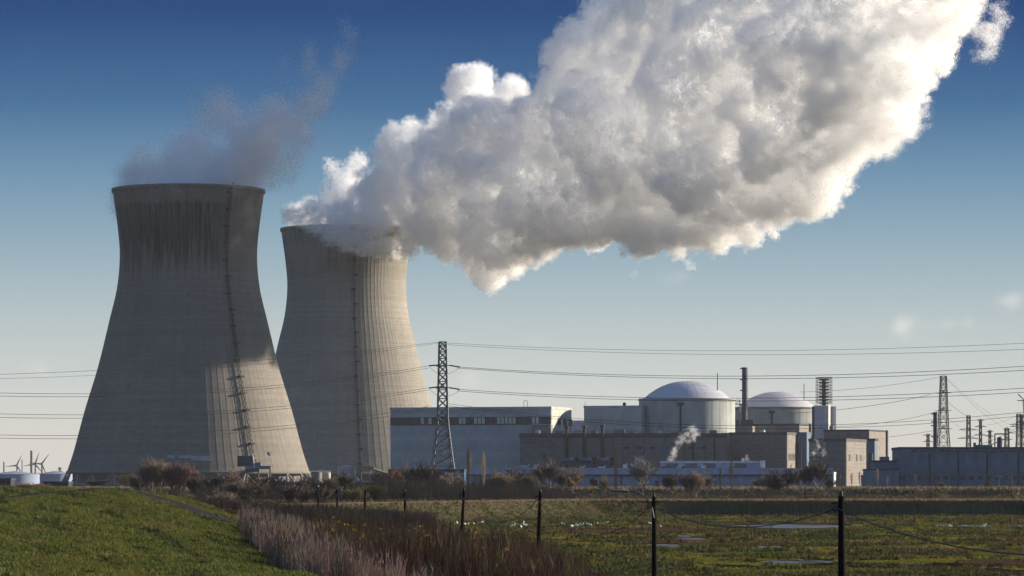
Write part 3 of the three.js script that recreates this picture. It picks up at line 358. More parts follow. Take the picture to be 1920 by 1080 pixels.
{ const g = block('roof_house', 'raised white louvred roof house on the long lilac shed', 1240, 1430, 1434, 865.5, 1772, { turn: 0.015, depth: 16, base: Y(878, 1758) - 0.1 }); slab(g, M.blueRoof); parapet(g, M.white, 0.5, 0.3); [1249, 1285, 1320, 1378].forEach((p) => { const l = obj('louvre', bx(g.px(p), 0.3, 0.05, 5.6, g.H - 1.2, 0.2), M.steel, g); obj('painted_shadow', bx(g.px(p) - 2.3, 0.2, 0.05, 2.1, 0.8, 0.15), M.slateDark, l); }); obj('end_box', bx(g.px(1425), -0.2, 0.3, 2.3, 4.0, 4), M.white, g); }  // dark boxes beside the louvres stand in for shadow
[[982, 5, 1.6], [1006, 2.2, 2], [1029, 2.6, 2.2], [1092, 2, 1], [1128, 3, 1], [1172, 2, 2], [1273, 2.2, 1.2], [1318, 2.2, 1.2]].forEach(([p, w, h], k) => { const z = 1762; const t = thing('roof_unit', ['flat white unit', 'small bright box', 'squarish cream box', 'low white cowl', 'long low white cowl', 'white square vent', 'short white cowl', 'small low white cowl'][k] + ' on the shed roof ' + ['below the three framed windows', 'below the first service riser', 'behind the spreading bare tree near the hall', 'under the generator hoods', 'under the last generator hood', 'near the upright poplar', 'left of the rising steam wisp', 'below the small steam wisp'][k], 'roof unit', [X(p, z), Y(877.5, 1757) - 0.25, -z], 0, 'units on the shed roof'); obj('casing', bx(-w / 2, 0, -1, w, h, 2), k % 3 ? M.white : M.blueRoof, t); obj('cowl', bx(w / 2 - 0.4, h, -0.8, 0.8, 0.5, 1.6), M.white, t); });
{ const z = 1756, t = thing('sign_board', 'pale blue square panel behind the large bare tree', 'panel', [X(1199, z), Y(878, z) - 0.4, -z]); obj('board', bx(-2.3, 0, -0.3, 4.6, 5, 0.4), M.dome, t); obj('support', bx(-1.8, 0, -0.8, 3.6, 4.4, 0.4), M.steel, t); }
{ const g = block('blue_wall_building', 'dark blue sheet-metal building below the lattice pylon', 728, 870, 872, 881, 1450, { turn: 0.02, depth: 25 }); slab(g, M.deepBlue); panels(g, 0, g.W, 0.4, g.H - 0.5, 12, 1, [M.deepBlue, mat('deep_blue_b', 0.04, 0.11, 0.22, { t: streakT, size: 6 })], false, 0.08, 0.15); parapet(g, M.slateDark, 0.5, 0.2); }
{ const g = block('slate_building', 'wide slate-blue building with a row of small windows under the pylons', 1687, 1985, 1990, 839, 1800, { turn: 0.02, depth: 45 }); slab(g, M.slateB);
  const e = [1687, 1700, 1742, 1796, 1850, 1909, 1985]; for (let i = 0; i < 6; i++) panels(g, g.px(e[i]) + 0.2, g.px(e[i + 1]) - 0.2, g.py(886), g.py(849), 2, 1, [M.slate, M.slateB], false, 0.1, 0.2);
  panels(g, 0, g.W, 0.2, g.py(889), 16, 1, [M.slateB, M.slate], false, 0.06, 0.15); parapet(g, M.slateDark, 1, 0.4); obj('eaves_band', bx(0, g.py(846), 0.1, g.W, 0.8, 0.35), M.slate, g);
  for (let k = 0; k < 15; k++) obj('clerestory', bx(g.px(1709 + k * 16.5), g.py(846.2), 0.46, 3.2, 0.5, 0.1), M.slateDark, g); for (let k = 0; k < 16; k++) windowOn(g, g.px(1688 + k * 16.2), g.py(899), 2.0, 1.6, M.glass, M.slateDark);
  [1742, 1796, 1850, 1909].forEach((p, i) => obj('downpipe', bx(g.px(p), 0.2, 0.2, 0.5, g.py(850), 0.5), i % 2 ? M.slateDark : M.dark, g));
  const ru = obj('roof_plinth', bx(g.px(1828), g.H, -8, g.px(1862) - g.px(1828), 1.3, 5), M.slate, g); obj('cowl', bx(g.px(1828), g.H + 1.3, -8, 1.2, 1.1, 1.2), M.dark, ru);
  const fr = obj('vent_frame', [bar(V(g.px(1868), g.H, -6), V(g.px(1868), g.H + 6.6, -6), 0.3), bar(V(g.px(1868), g.H + 6.6, -6), V(g.px(1889), g.H + 6.6, -6), 0.3), bar(V(g.px(1862), g.H + 1.5, -6), V(g.px(1884), g.H + 3.8, -6), 0.2)], M.dark, g); obj('vent_drum', [cyl(1.3, 1.3, 4, 12, g.px(1877), g.H, -6), new THREE.SphereGeometry(1.3, 12, 6, 0, 6.3, 0, 1.57).translate(g.px(1877), g.H + 4, -6).toNonIndexed()], M.stack, fr); }
{ const g = block('stepped_building', 'low stepped dark building left of the wide slate one', 1640, 1688, 1690, 864, 1815, { turn: 0.02, depth: 30 }); slab(g, M.slate); parapet(g, M.slateDark, 0.7, 0.25); obj('roof_step', [bx(g.px(1653), g.H, -14, g.px(1668) - g.px(1653), 2, 12), bx(g.px(1683), g.H, -14, 3, 5.2, 12)], M.slateB, g); panels(g, 0.2, g.W - 0.2, 0.2, g.H - 0.8, 3, 2, [M.slate, M.slateB], false, 0.1); }
{ const g = block('low_annex', 'low slate annex stepping down to the sunlit end wall', 1624, 1686, 1688, 880, 1785, { turn: 0.02, depth: 20 }); slab(g, M.slateB); parapet(g, M.slateDark, 0.5, 0.25); panels(g, 0.2, g.W - 0.2, 0.2, g.H - 0.6, 4, 1, [M.slateB, M.slate], false, 0.1); obj('step', bx(-1.6, 0, -12, 1.6, g.H - 2.6, 11), M.slate, g); }
{ const g = block('kiosk', 'small blue kiosk with a bright white corner beside the leafless trees', 1560, 1563, 1567, 886, 1748); slab(g, M.blue); parapet(g, M.white, 0.6, 0.2); panels(g, 0.1, g.D - 0.1, 3, g.H - 0.6, 1, 1, [M.white], true, 0.1, 0.1); }
// foot of the cooling towers
{ const g = block('container_row', 'long dark blue container with pale roof edge under the pale cooling tower', 645, 738, 742, 903, 1300, { turn: 0.02, depth: 6 }); slab(g, M.deepBlue); panels(g, 0, g.W, 0.2, g.H - 0.3, 9, 1, [M.deepBlue], false, 0.1, 0.14); parapet(g, M.white, 0.25, 0.15); obj('end_door', bx(g.W + 0.02, 0.2, -4.5, 0.12, g.H - 0.6, 4), M.paleGlass, g); }
{ const g = block('blue_shed', 'dark blue flat shed under the lit legs of the weathered tower', 520, 603, 606, 904, 1320, { turn: 0.02, depth: 6 }); slab(g, M.deepBlue); panels(g, 0, g.W, 0.2, g.H - 0.3, 8, 1, [M.deepBlue], false, 0.1, 0.14); parapet(g, M.blueRoof, 0.25, 0.15); }
{ const g = block('white_wall_building', 'low white-walled building behind shrubs before the weathered tower', 366, 462, 470, 905, 1340, { turn: 0.02, depth: 8 }); slab(g, M.white); parapet(g, M.white, 0.4, 0.2); for (let k = 0; k < 5; k++) obj('door', bx(g.px(372 + k * 19), 0.1, 0.02, 1.5, 1.0, 0.15), M.slateDark, g); const fr = obj('pipe_frame', [bar(V(g.px(430), g.H, -2), V(g.px(430), g.H + 2.7, -2), 0.13), bar(V(g.px(430), g.H + 2.7, -2), V(g.px(447), g.H + 2.7, -2), 0.13), bar(V(g.px(447), g.H, -2), V(g.px(447), g.H + 2.7, -2), 0.13), bar(V(g.px(438), g.H, -2), V(g.px(438), g.H + 2.7, -2), 0.25)], M.steel, g); }
function tank(name, label, px, z, w, top, m, roof = 1.2) { const t = thing(name, label, 'tank', [X(px, z), PLANT, -z]), r = w / 2 / F * z, H = Y(top, z) - PLANT; obj('shell', cyl(r, r, H, 40, 0, 0, 0), m, t); obj('roof', new THREE.ConeGeometry(r * 1.02, roof, 40).translate(0, H + roof / 2, 0), m, t); const rl = []; for (let k = 0; k < 24; k++) { const a = k / 24 * 6.2832, b = (k + 1) / 24 * 6.2832; rl.push(bar(V(Math.sin(a) * r, H + 1.1, Math.cos(a) * r), V(Math.sin(b) * r, H + 1.1, Math.cos(b) * r), 0.06), bar(V(Math.sin(a) * r, H, Math.cos(a) * r), V(Math.sin(a) * r, H + 1.1, Math.cos(a) * r), 0.06)); } obj('railing', rl, M.steel, t); for (let k = 1; k < 4; k++) obj('hoop', new THREE.TorusGeometry(r + 0.05, 0.1, 4, 40).rotateX(Math.PI / 2).translate(0, H * k / 4, 0), m, t); return t; }
tank('metal_tank', 'bright ribbed metal tank at the foot of the pale cooling tower', 650, 2080, 34, 875, M.metalTank, 0.9);
tank('small_tank', 'small cream round tank between the feet of the two cooling towers', 613, 2120, 14, 886, M.cream, 0.5);
tank('squat_tank', 'squat brown tank left of the bright metal tank', 594, 2110, 20, 885, M.brownB, 0.6);
tank('storage_tank', 'broad pale storage tank at the far left edge below the wind turbines', 28, 3400, 92, 889, M.tankWhite, 3); tank('storage_tank', 'broad pale storage tank between the far stack and the weathered cooling tower', 104, 3600, 66, 888.5, M.tankWhite, 3);
stack('thick far chimney between the storage tanks and wind turbines', 58.5, 845, 3.6, 4200, []); stack('thin far chimney left of the thick one', 41, 861, 1.2, 4300, []); stack('short far chimney at the left edge', 7, 866, 2, 4300, []);
{ const g = block('black_shed', 'near-black low shed at the left edge before the storage tanks', -40, 20, 24, 898, 1500, { turn: 0.02, depth: 12 }); slab(g, M.dark); parapet(g, M.slateDark, 0.5, 0.2); const h = block('dark_store', 'dark low store left of the weathered tower foot', 80, 128, 131, 904, 1460, { turn: 0.02, depth: 12 }); slab(h, M.dark); parapet(h, M.slateDark, 0.4, 0.2); }
function windTurbine(label, px, py, z, a0) {
  const t = thing('wind_turbine', label, 'wind turbine', [X(px, z), PLANT, -z], 0, 'far wind turbines'), H = Y(py, z) - PLANT, L = H * 0.62; obj('mast', new THREE.CylinderGeometry(1.3, 2.4, H, 12).translate(0, H / 2, 0), M.mast, t); obj('nacelle', bx(-1.8, H - 1.6, -5, 3.6, 3.6, 10), M.mast, t);
  for (let k = 0; k < 3; k++) { const b = obj('blade', new THREE.CylinderGeometry(0.25, 1.7, L, 6).scale(1, 1, 0.35).translate(0, L / 2, 0), M.mast, t); b.position.set(0, H, 5.6); b.rotation.z = a0 + k * 2.0944; }
}
windTurbine('far wind turbine nearest the left edge above the first storage tank', 32, 873, 6200, -0.45); windTurbine('far wind turbine just right of the thick chimney', 66.5, 870, 6000, -0.35); windTurbine('far wind turbine closest to the weathered cooling tower', 79, 870, 5900, -0.62);

// ---------- pylons and lines ----------
function lattice(levels, r) { // levels: [y, half width]; returns the four legs and all bracing
  const legs = [[], [], [], []], brace = [], at = (k, i) => { const [y, w] = levels[i]; return V([-1, 1, 1, -1][k] * w, y, [-1, -1, 1, 1][k] * w); };
  for (let i = 0; i < levels.length - 1; i++) for (let k = 0; k < 4; k++) { const n = (k + 1) % 4; legs[k].push(bar(at(k, i), at(k, i + 1), r * 1.7, r * 1.5)); brace.push(bar(at(k, i), at(n, i + 1), r), bar(at(n, i), at(k, i + 1), r), bar(at(k, i + 1), at(n, i + 1), r)); }
  return { legs, brace };
}
function pylon(label, px, z, top, spread, shape, arms, m, r, group = 'lattice pylons') {
  const t = thing('lattice_pylon', label, 'pylon', [X(px, z), PLANT, -z], 0.12, group), H = Y(top, z) - PLANT, s = 1 / F * z, n = shape.n, lv = [];
  const w = (u) => lerp(shape.base, shape.waist, Math.pow(clamp(u / shape.bend), 0.8)) * (u < shape.bend ? 1 : 0) + (u >= shape.bend ? lerp(shape.waist, shape.top, (u - shape.bend) / (1 - shape.bend)) : 0);
  for (let i = 0; i <= n; i++) { const u = 1 - Math.pow(1 - i / n, 1.25); lv.push([u * H, w(u) * s / 2]); }
  const { legs, brace } = lattice(lv, r); legs.forEach((l) => obj('leg', l, m, t)); obj('bracing', brace, m, t);
  arms.forEach(([py, half, deep]) => { const y = Y(py, z) - PLANT, a = half * s, d = deep * s; const c = obj('crossarm', [bar(V(-a, y, -d), V(a, y, -d), r), bar(V(-a, y, d), V(a, y, d), r), bar(V(-a, y, -d), V(a, y, d), r), bar(V(-a, y, d), V(a, y, -d), r), bar(V(0, y + 1.6, -d), V(0, y + 1.6, d), r), bar(V(-a, y, d), V(0, y + 1.6, d), r), bar(V(a, y, -d), V(0, y + 1.6, -d), r)], m, t); });
  return t;
}
const mainP = pylon('tall lattice pylon in front of the long pale hall', 830, 1500, 641, 50, { base: 52, waist: 19, bend: 0.45, top: 13, n: 17 }, [[686, 9, 26], [727, 10, 30]], M.steel, 0.16);
pylon('tall dark lattice pylon behind the wide slate building', 1769, 2300, 705, 0, { base: 34, waist: 17, bend: 0.5, top: 10, n: 12 }, [[737, 9, 20], [770, 10, 22], [804, 11, 22]], M.dark, 0.16);
[[1816, 2900, 779, 15, 7, 'lattice pylon with drooping insulators right of the tall dark one', [[806, 18, 6], [822, 20, 6]]], [1838.5, 3300, 788, 10, 4.5, 'slim two-legged lattice mast in the far switchyard', [[788.5, 6, 3], [800, 11, 4], [816, 13, 4]]], [1856, 3600, 808, 9, 4.5, 'short slim lattice mast left of the roof vent drum', [[809, 6, 3], [818, 8, 3]]], [1888, 2900, 803, 16, 8, 'squat forked lattice mast behind the roof vent drum', [[805, 7, 4], [824, 10, 4]]], [1910, 2600, 776, 20, 8, 'heavy lattice gantry mast near the right edge', [[796, 16, 6], [800, 16, 6], [812, 22, 6]]], [1919, 2600, 777, 16, 7, 'heavy lattice gantry mast cut by the right edge', [[797, 12, 6]]], [1740, 3900, 815, 8, 5, 'faint small lattice mast left of the dark stack', [[816, 9, 3], [828, 9, 3]]], [112, 5200, 876, 4, 2, 'tiny far pylon beside the weathered cooling tower', [[879, 4, 2], [884, 5, 2]]]].forEach(([px, z, top, b, w, label, arms]) => pylon(label, px, z, top, 0, { base: b, waist: w, bend: 0.6, top: w * 0.8, n: 9 }, arms, M.dark, 0.16 * z / 2600));
const sag = (a, b, s, n = 40) => { const p = []; for (let i = 0; i <= n; i++) { const t = i / n, q = a.clone().lerp(b, t); q.y -= s * 4 * t * (1 - t); p.push(q); } return new THREE.CatmullRomCurve3(p); };
function line(label, a, b, sagPx, r = 0.13, dz = 0) { const A = V(X(a[0], a[2]), Y(a[1], a[2]), -a[2]), B = V(X(b[0], b[2]), Y(b[1], b[2]), -b[2]), s = sagPx / F * (a[2] + b[2]) / 2; const m = obj('power_line', new THREE.TubeGeometry(sag(A, B, s), 60, r, 4), M.wire); return tag(m, label, 'power line', 'overhead power lines'); }
// left of the pylon the lines pass before both towers; right of it they run off over the station
line('top earth wire running left from the tall pylon head', [825, 641, 1500], [-120, 705, 1250], 12, 0.06); line('second thin wire running left from the tall pylon head', [825, 643, 1500], [-120, 712, 1300], 16, 0.05);
[[686, 735, 0], [690, 741, 6], [727, 774, 0], [731, 781, 6], [762, 814, 0], [768, 820, 6]].forEach(([p, q, d], k) => line(['upper', 'upper paired', 'middle', 'middle paired', 'lower', 'lower paired'][k] + ' conductor sagging left from the tall pylon across both cooling towers', [804, p, 1500 + d], [-60, q, 1180 + d], 22, 0.07));
[[643, 640], [646, 652]].forEach(([p, q], k) => line(['upper', 'lower'][k] + ' of the two top wires running right over the domes', [836, p, 1500], [1990, q, 1250], 16, 0.055));
[[688, 682], [690, 690], [730, 723], [733, 731]].forEach(([p, q], k) => line(['first upper conductor', 'second upper conductor', 'first lower conductor', 'second lower conductor'][k] + ' sagging right from the tall pylon past the dome tops', [858, p, 1500], [1990, q, 1250], 20, 0.085));
[[756, 765], [760, 772]].forEach(([p, q], k) => line(['upper', 'lower'][k] + ' wire crossing low before the drums toward the right edge', [836, p, 1510], [1990, q, 1300], 38, 0.07));
line('thin wire rising from the scaffolded stack to the tall dark pylon head', [1500, 735, 2200], [1766, 706, 2300], 6, 0.09); line('wire rising past the slim stack to the dark pylon upper arm', [1480, 775, 2200], [1745, 740, 2300], 6, 0.12); line('wire rising to the dark pylon lower arm', [1560, 800, 2250], [1758, 772, 2300], 6, 0.1); line('low wire reaching the foot of the dark stack', [1570, 825, 2250], [1758, 806, 2300], 4, 0.1);
line('thin wire falling steeply right from the dark pylon head', [1772, 707, 2300], [1890, 806, 2900], 8, 0.08); line('second thin wire falling steeply right from the dark pylon head', [1775, 709, 2300], [1905, 800, 2900], 10, 0.07); line('wire falling from the dark pylon shoulder to the drooping pylon', [1776, 752, 2300], [1812, 779, 2900], 2, 0.12); line('wire falling from the dark pylon waist into the switchyard', [1780, 785, 2300], [1840, 828, 3000], 3, 0.09); line('wire rising right toward the heavy gantry mast', [1850, 797, 3300], [1910, 778, 2600], 3, 0.07); line('lower wire between the slim masts and the gantry', [1830, 835, 2900], [1910, 800, 2600], 4, 0.16);
{ // strain insulators of the tall pylon
  [[804, 686, 822, 684.5], [804, 727.5, 822, 725.5], [842, 685, 862, 688], [842, 727, 862, 730]].forEach(([a, b, c, d], k) => { const z = 1500, g = bar(V(X(a, z) - X(830, z), Y(b, z) - PLANT, 1), V(X(c, z) - X(830, z), Y(d, z) - PLANT, 0), 0.28, 0.28, 6), m = obj('insulator', g, M.dark, mainP); const c0 = sag(V(X(a, z) - X(830, z), Y(b, z) - PLANT, 1), V(k < 2 ? 0 : X(c, z) - X(830, z) - 0, Y(b, z) - PLANT - 3, 1), 1.2, 8); obj('jumper', new THREE.TubeGeometry(k < 2 ? c0 : sag(V(X(862, z) - X(830, z), Y(d, z) - PLANT, 1), V(0, Y(b, z) - PLANT - 3, 1), 1.2, 8), 12, 0.06, 4), M.wire, m); });
}
{ const z = 2600, t = thing('insulator_frame', 'dark V-shaped insulator strings entering at the right edge', 'insulator', [X(1917, z), PLANT, -z]); const y = (p) => Y(p, z) - PLANT; obj('string', bar(V(-3, y(739), 0), V(3, y(755), 0), 0.45, 0.3, 6), M.dark, t); obj('crossarm', [bar(V(-3.5, y(751), 0), V(6, y(751), 0), 0.3), bar(V(0.5, y(750), 0), V(5, 0, 0), 0.4)], M.dark, t); }

// ---------- poles with a sagging cable ----------
{
  const tops = [930, 931, 922, 919, 921, 918, 917, 913], xs = [1577, 1226, 1013, 870, 759, 685, 632, 597], where = ['thickest tarred pole nearest the right edge', 'tarred pole carrying the curved street lamp', 'leaning tarred pole next left of the lamp pole', 'tarred pole before the two upright poplars', 'tarred pole before the twiggy trees below the pylon', 'thin tarred pole before the olive bush', 'thin tarred pole left of the olive bush', 'farthest thin pole with a pale top'];
  const heads = [];
  xs.forEach((px, k) => {
    const z = 40 * (k + 3.147), x = X(px, z), y = Y(tops[k], z), base = z < 300 ? Math.max(0, nearH(x, z)) - 0.3 : meadowH(x, z) - 0.3, lean = k === 2 ? -0.16 * (y - base) / 5 : k === 3 ? -0.05 * (y - base) : k === 0 ? 0.05 : [0, 0.04, 0, 0, 0.12, -0.1, 0.08, -0.06][k];
    const t = thing('wooden_pole', where[k], 'pole', [x + lean, base, -z], 0, 'tarred poles along the meadow'); const h = y - base;
    obj('post', bar(V(0, 0, 0), V(-lean, h, 0), k ? 0.15 : 0.16, k ? 0.085 : 0.1, 12), M.wood, t);
    obj('insulator', [cyl(0.05, 0.06, 0.16, 8, -lean, h, 0), bx(-lean - 0.32, h - 0.28, -0.05, 0.45, 0.06, 0.1)], k === 7 ? M.white : M.dark, t);
    obj('hook', new THREE.TorusGeometry(0.09, 0.018, 5, 10).translate(-lean - 0.2, h - 0.42, 0.05), M.dark, t);
    if (k === 1) { // curved lamp arm
      const arm = new THREE.CatmullRomCurve3([V(-0.05, h - 0.95, 0.1), V(-0.12, h - 0.55, 0.1), V(-0.35, h - 0.1, 0.1), V(-0.8, h + 0.22, 0.1), V(-1.25, h + 0.27, 0.1)]);
      const a = obj('lamp_arm', new THREE.TubeGeometry(arm, 24, 0.03, 8), M.steel, t), hd = new THREE.SphereGeometry(1, 20, 10).scale(0.48, 0.075, 0.15).translate(-1.55, h + 0.235, 0.1);
      const head = obj('lamp_head', hd, M.steel, t); obj('lamp_glass', new THREE.SphereGeometry(1, 16, 6, 0, 6.2832, 1.6, 1.5).scale(0.36, 0.08, 0.12).translate(-1.66, h + 0.19, 0.1), M.paleGlass, head); obj('bracket', bx(-0.6, h - 0.26, -0.04, 1.0, 0.05, 0.08), M.dark, t);
    }
    heads.push(V(x - 0.15, y - 0.42, -z));
  });
  const e = V(X(2400, 86), Y(985, 86), -86), pts = []; [[e, heads[0], 1.1], ...heads.slice(0, -1).map((h, k) => [h, heads[k + 1], [0.78, 1.62, 1.5, 1.2, 1, 1, 1][k]])].forEach(([a, b, s]) => pts.push(...sag(a, b, s, 24).points.slice(0, -1))); pts.push(heads[7]);
  tag(obj('hanging_cable', new THREE.TubeGeometry(new THREE.CatmullRomCurve3(pts), 500, 0.02, 6), M.dark), 'long black cable sagging from pole to pole across the meadow', 'cable');
}

// ---------- bare trees ----------
function grow(kind, sd) {
  const old = seed; seed = sd * 7919; const wood = [], twig = [];
  const seg = (out, a, b, r0, r1) => { const d = b.clone().sub(a).normalize(), u = V(d.y, d.z, d.x).cross(d).normalize(), w = d.clone().cross(u); for (let k = 0; k < 3; k++) { const p = (c, r, q) => c.clone().addScaledVector(u, Math.cos(q * 2.0944) * r).addScaledVector(w, Math.sin(q * 2.0944) * r), A = p(a, r0, k), B = p(a, r0, k + 1), C = p(b, r1, k), D = p(b, r1, k + 1); [A, B, C, B, D, C].forEach((v) => out.push(v.x, v.y, v.z)); } };
  const o = { spread: { angle: 0.62, up: 0.10, ratio: 0.79, depth: 5, n: 4, len: 0.19, r: 0.015 }, poplar: { angle: 0.22, up: 0.5, ratio: 0.70, depth: 4, n: 3, len: 0.2, r: 0.014 }, bush: { angle: 0.44, up: 0.3, ratio: 0.74, depth: 4, n: 4, len: 0.3, r: 0.010 } }[kind];
  const branch = (a, dir, len, r, d) => {
    let p = a, q = dir.clone(); const n = 2;
    for (let i = 0; i < n; i++) { const b = p.clone().addScaledVector(q, len / n); seg(d > 2 ? wood : twig, p, b, Math.max(0.0022, r * (1 - i * 0.2)), Math.max(0.0020, r * (1 - (i + 1) * 0.2))); p = b; q.add(V(rnd(-0.18, 0.18), rnd(-0.05, 0.15) + o.up * 0.3, rnd(-0.18, 0.18))).normalize(); }
    if (d <= 0) return;
    const k = o.n + (rnd() < 0.5 ? 1 : 0);
    for (let i = 0; i < k; i++) { const s = i === 0 ? 1 : rnd(0.35, 1), st = a.clone().lerp(p, s), an = rnd(6.283), sp = o.angle * rnd(0.6, 1.25), side = V(Math.cos(an), 0, Math.sin(an)), nd = q.clone().multiplyScalar(Math.cos(sp)).addScaledVector(side, Math.sin(sp)).add(V(0, o.up * 0.35, 0)).normalize(); branch(st, nd, len * o.ratio * rnd(0.8, 1.15), r * 0.6, d - 1); }
  };
  if (kind === 'poplar') { let p = V(0, 0, 0), H = 22; for (let i = 0; i < H; i++) { const b = V(rnd(-0.006, 0.006), (i + 1) / H * 0.98, rnd(-0.006, 0.006)); seg(wood, p, b, 0.016 * (1 - i / H) + 0.002, 0.016 * (1 - (i + 1) / H) + 0.002); if (i > 2) for (let k = 0; k < 4; k++) { const a = rnd(6.283), L = (0.17 * Math.sin(Math.PI * Math.pow(i / H, 0.7)) + 0.03) * rnd(0.35, 1.45), o2 = rnd(0.15, 0.5); branch(b, V(Math.cos(a) * o2, 1, Math.sin(a) * o2).normalize(), L, 0.0034, 1); } p = b; } }
  else if (kind === 'bush') for (let k = 0; k < 11; k++) { const a = rnd(6.283), t = rnd(0.05, 0.6); branch(V(Math.cos(a) * 0.06, -0.02, Math.sin(a) * 0.06), V(Math.cos(a) * t, 1, Math.sin(a) * t).normalize(), o.len, o.r, o.depth); }
  else branch(V(0, -0.01, 0), V(rnd(-0.05, 0.05), 1, rnd(-0.05, 0.05)), o.len, o.r, o.depth);
  seed = old; const mk = (a) => { const g = new THREE.BufferGeometry(); g.setAttribute('position', new THREE.Float32BufferAttribute(a, 3)); g.computeVertexNormals(); g.computeBoundingBox(); return g; };
  const W = mk(wood), T = mk(twig.length ? twig : [0, 0, 0, 0, 0.01, 0, 0.01, 0, 0]), h = T.boundingBox.max.y, w = Math.max(T.boundingBox.max.x - T.boundingBox.min.x, 0.01); W.scale(1 / h, 1 / h, 1 / h); T.scale(1 / h, 1 / h, 1 / h); return { W, T, w: w / h };
}
const bark = [mat('bark', 0.12, 0.10, 0.085, { t: null, roughness: 1 }), mat('bark_grey', 0.2, 0.185, 0.17, { t: null, roughness: 1 })];
const twigM = { brown: mat('twig_brown', 0.20, 0.15, 0.11, { t: null, roughness: 1 }), red: mat('twig_red', 0.22, 0.13, 0.10, { t: null, roughness: 1 }), olive: mat('twig_olive', 0.24, 0.20, 0.075, { t: null, roughness: 1 }), grey: mat('twig_grey', 0.26, 0.24, 0.22, { t: null, roughness: 1 }), dark: mat('twig_dark', 0.12, 0.095, 0.08, { t: null, roughness: 1 }), gold: mat('twig_gold', 0.28, 0.21, 0.11, { t: null, roughness: 1 }) };
const kinds = { spread: [1, 2, 3].map((s) => grow('spread', s)), poplar: [4, 5].map((s) => grow('poplar', s)), bush: [6, 7, 8].map((s) => grow('bush', s)) };
let treeCount = 0;
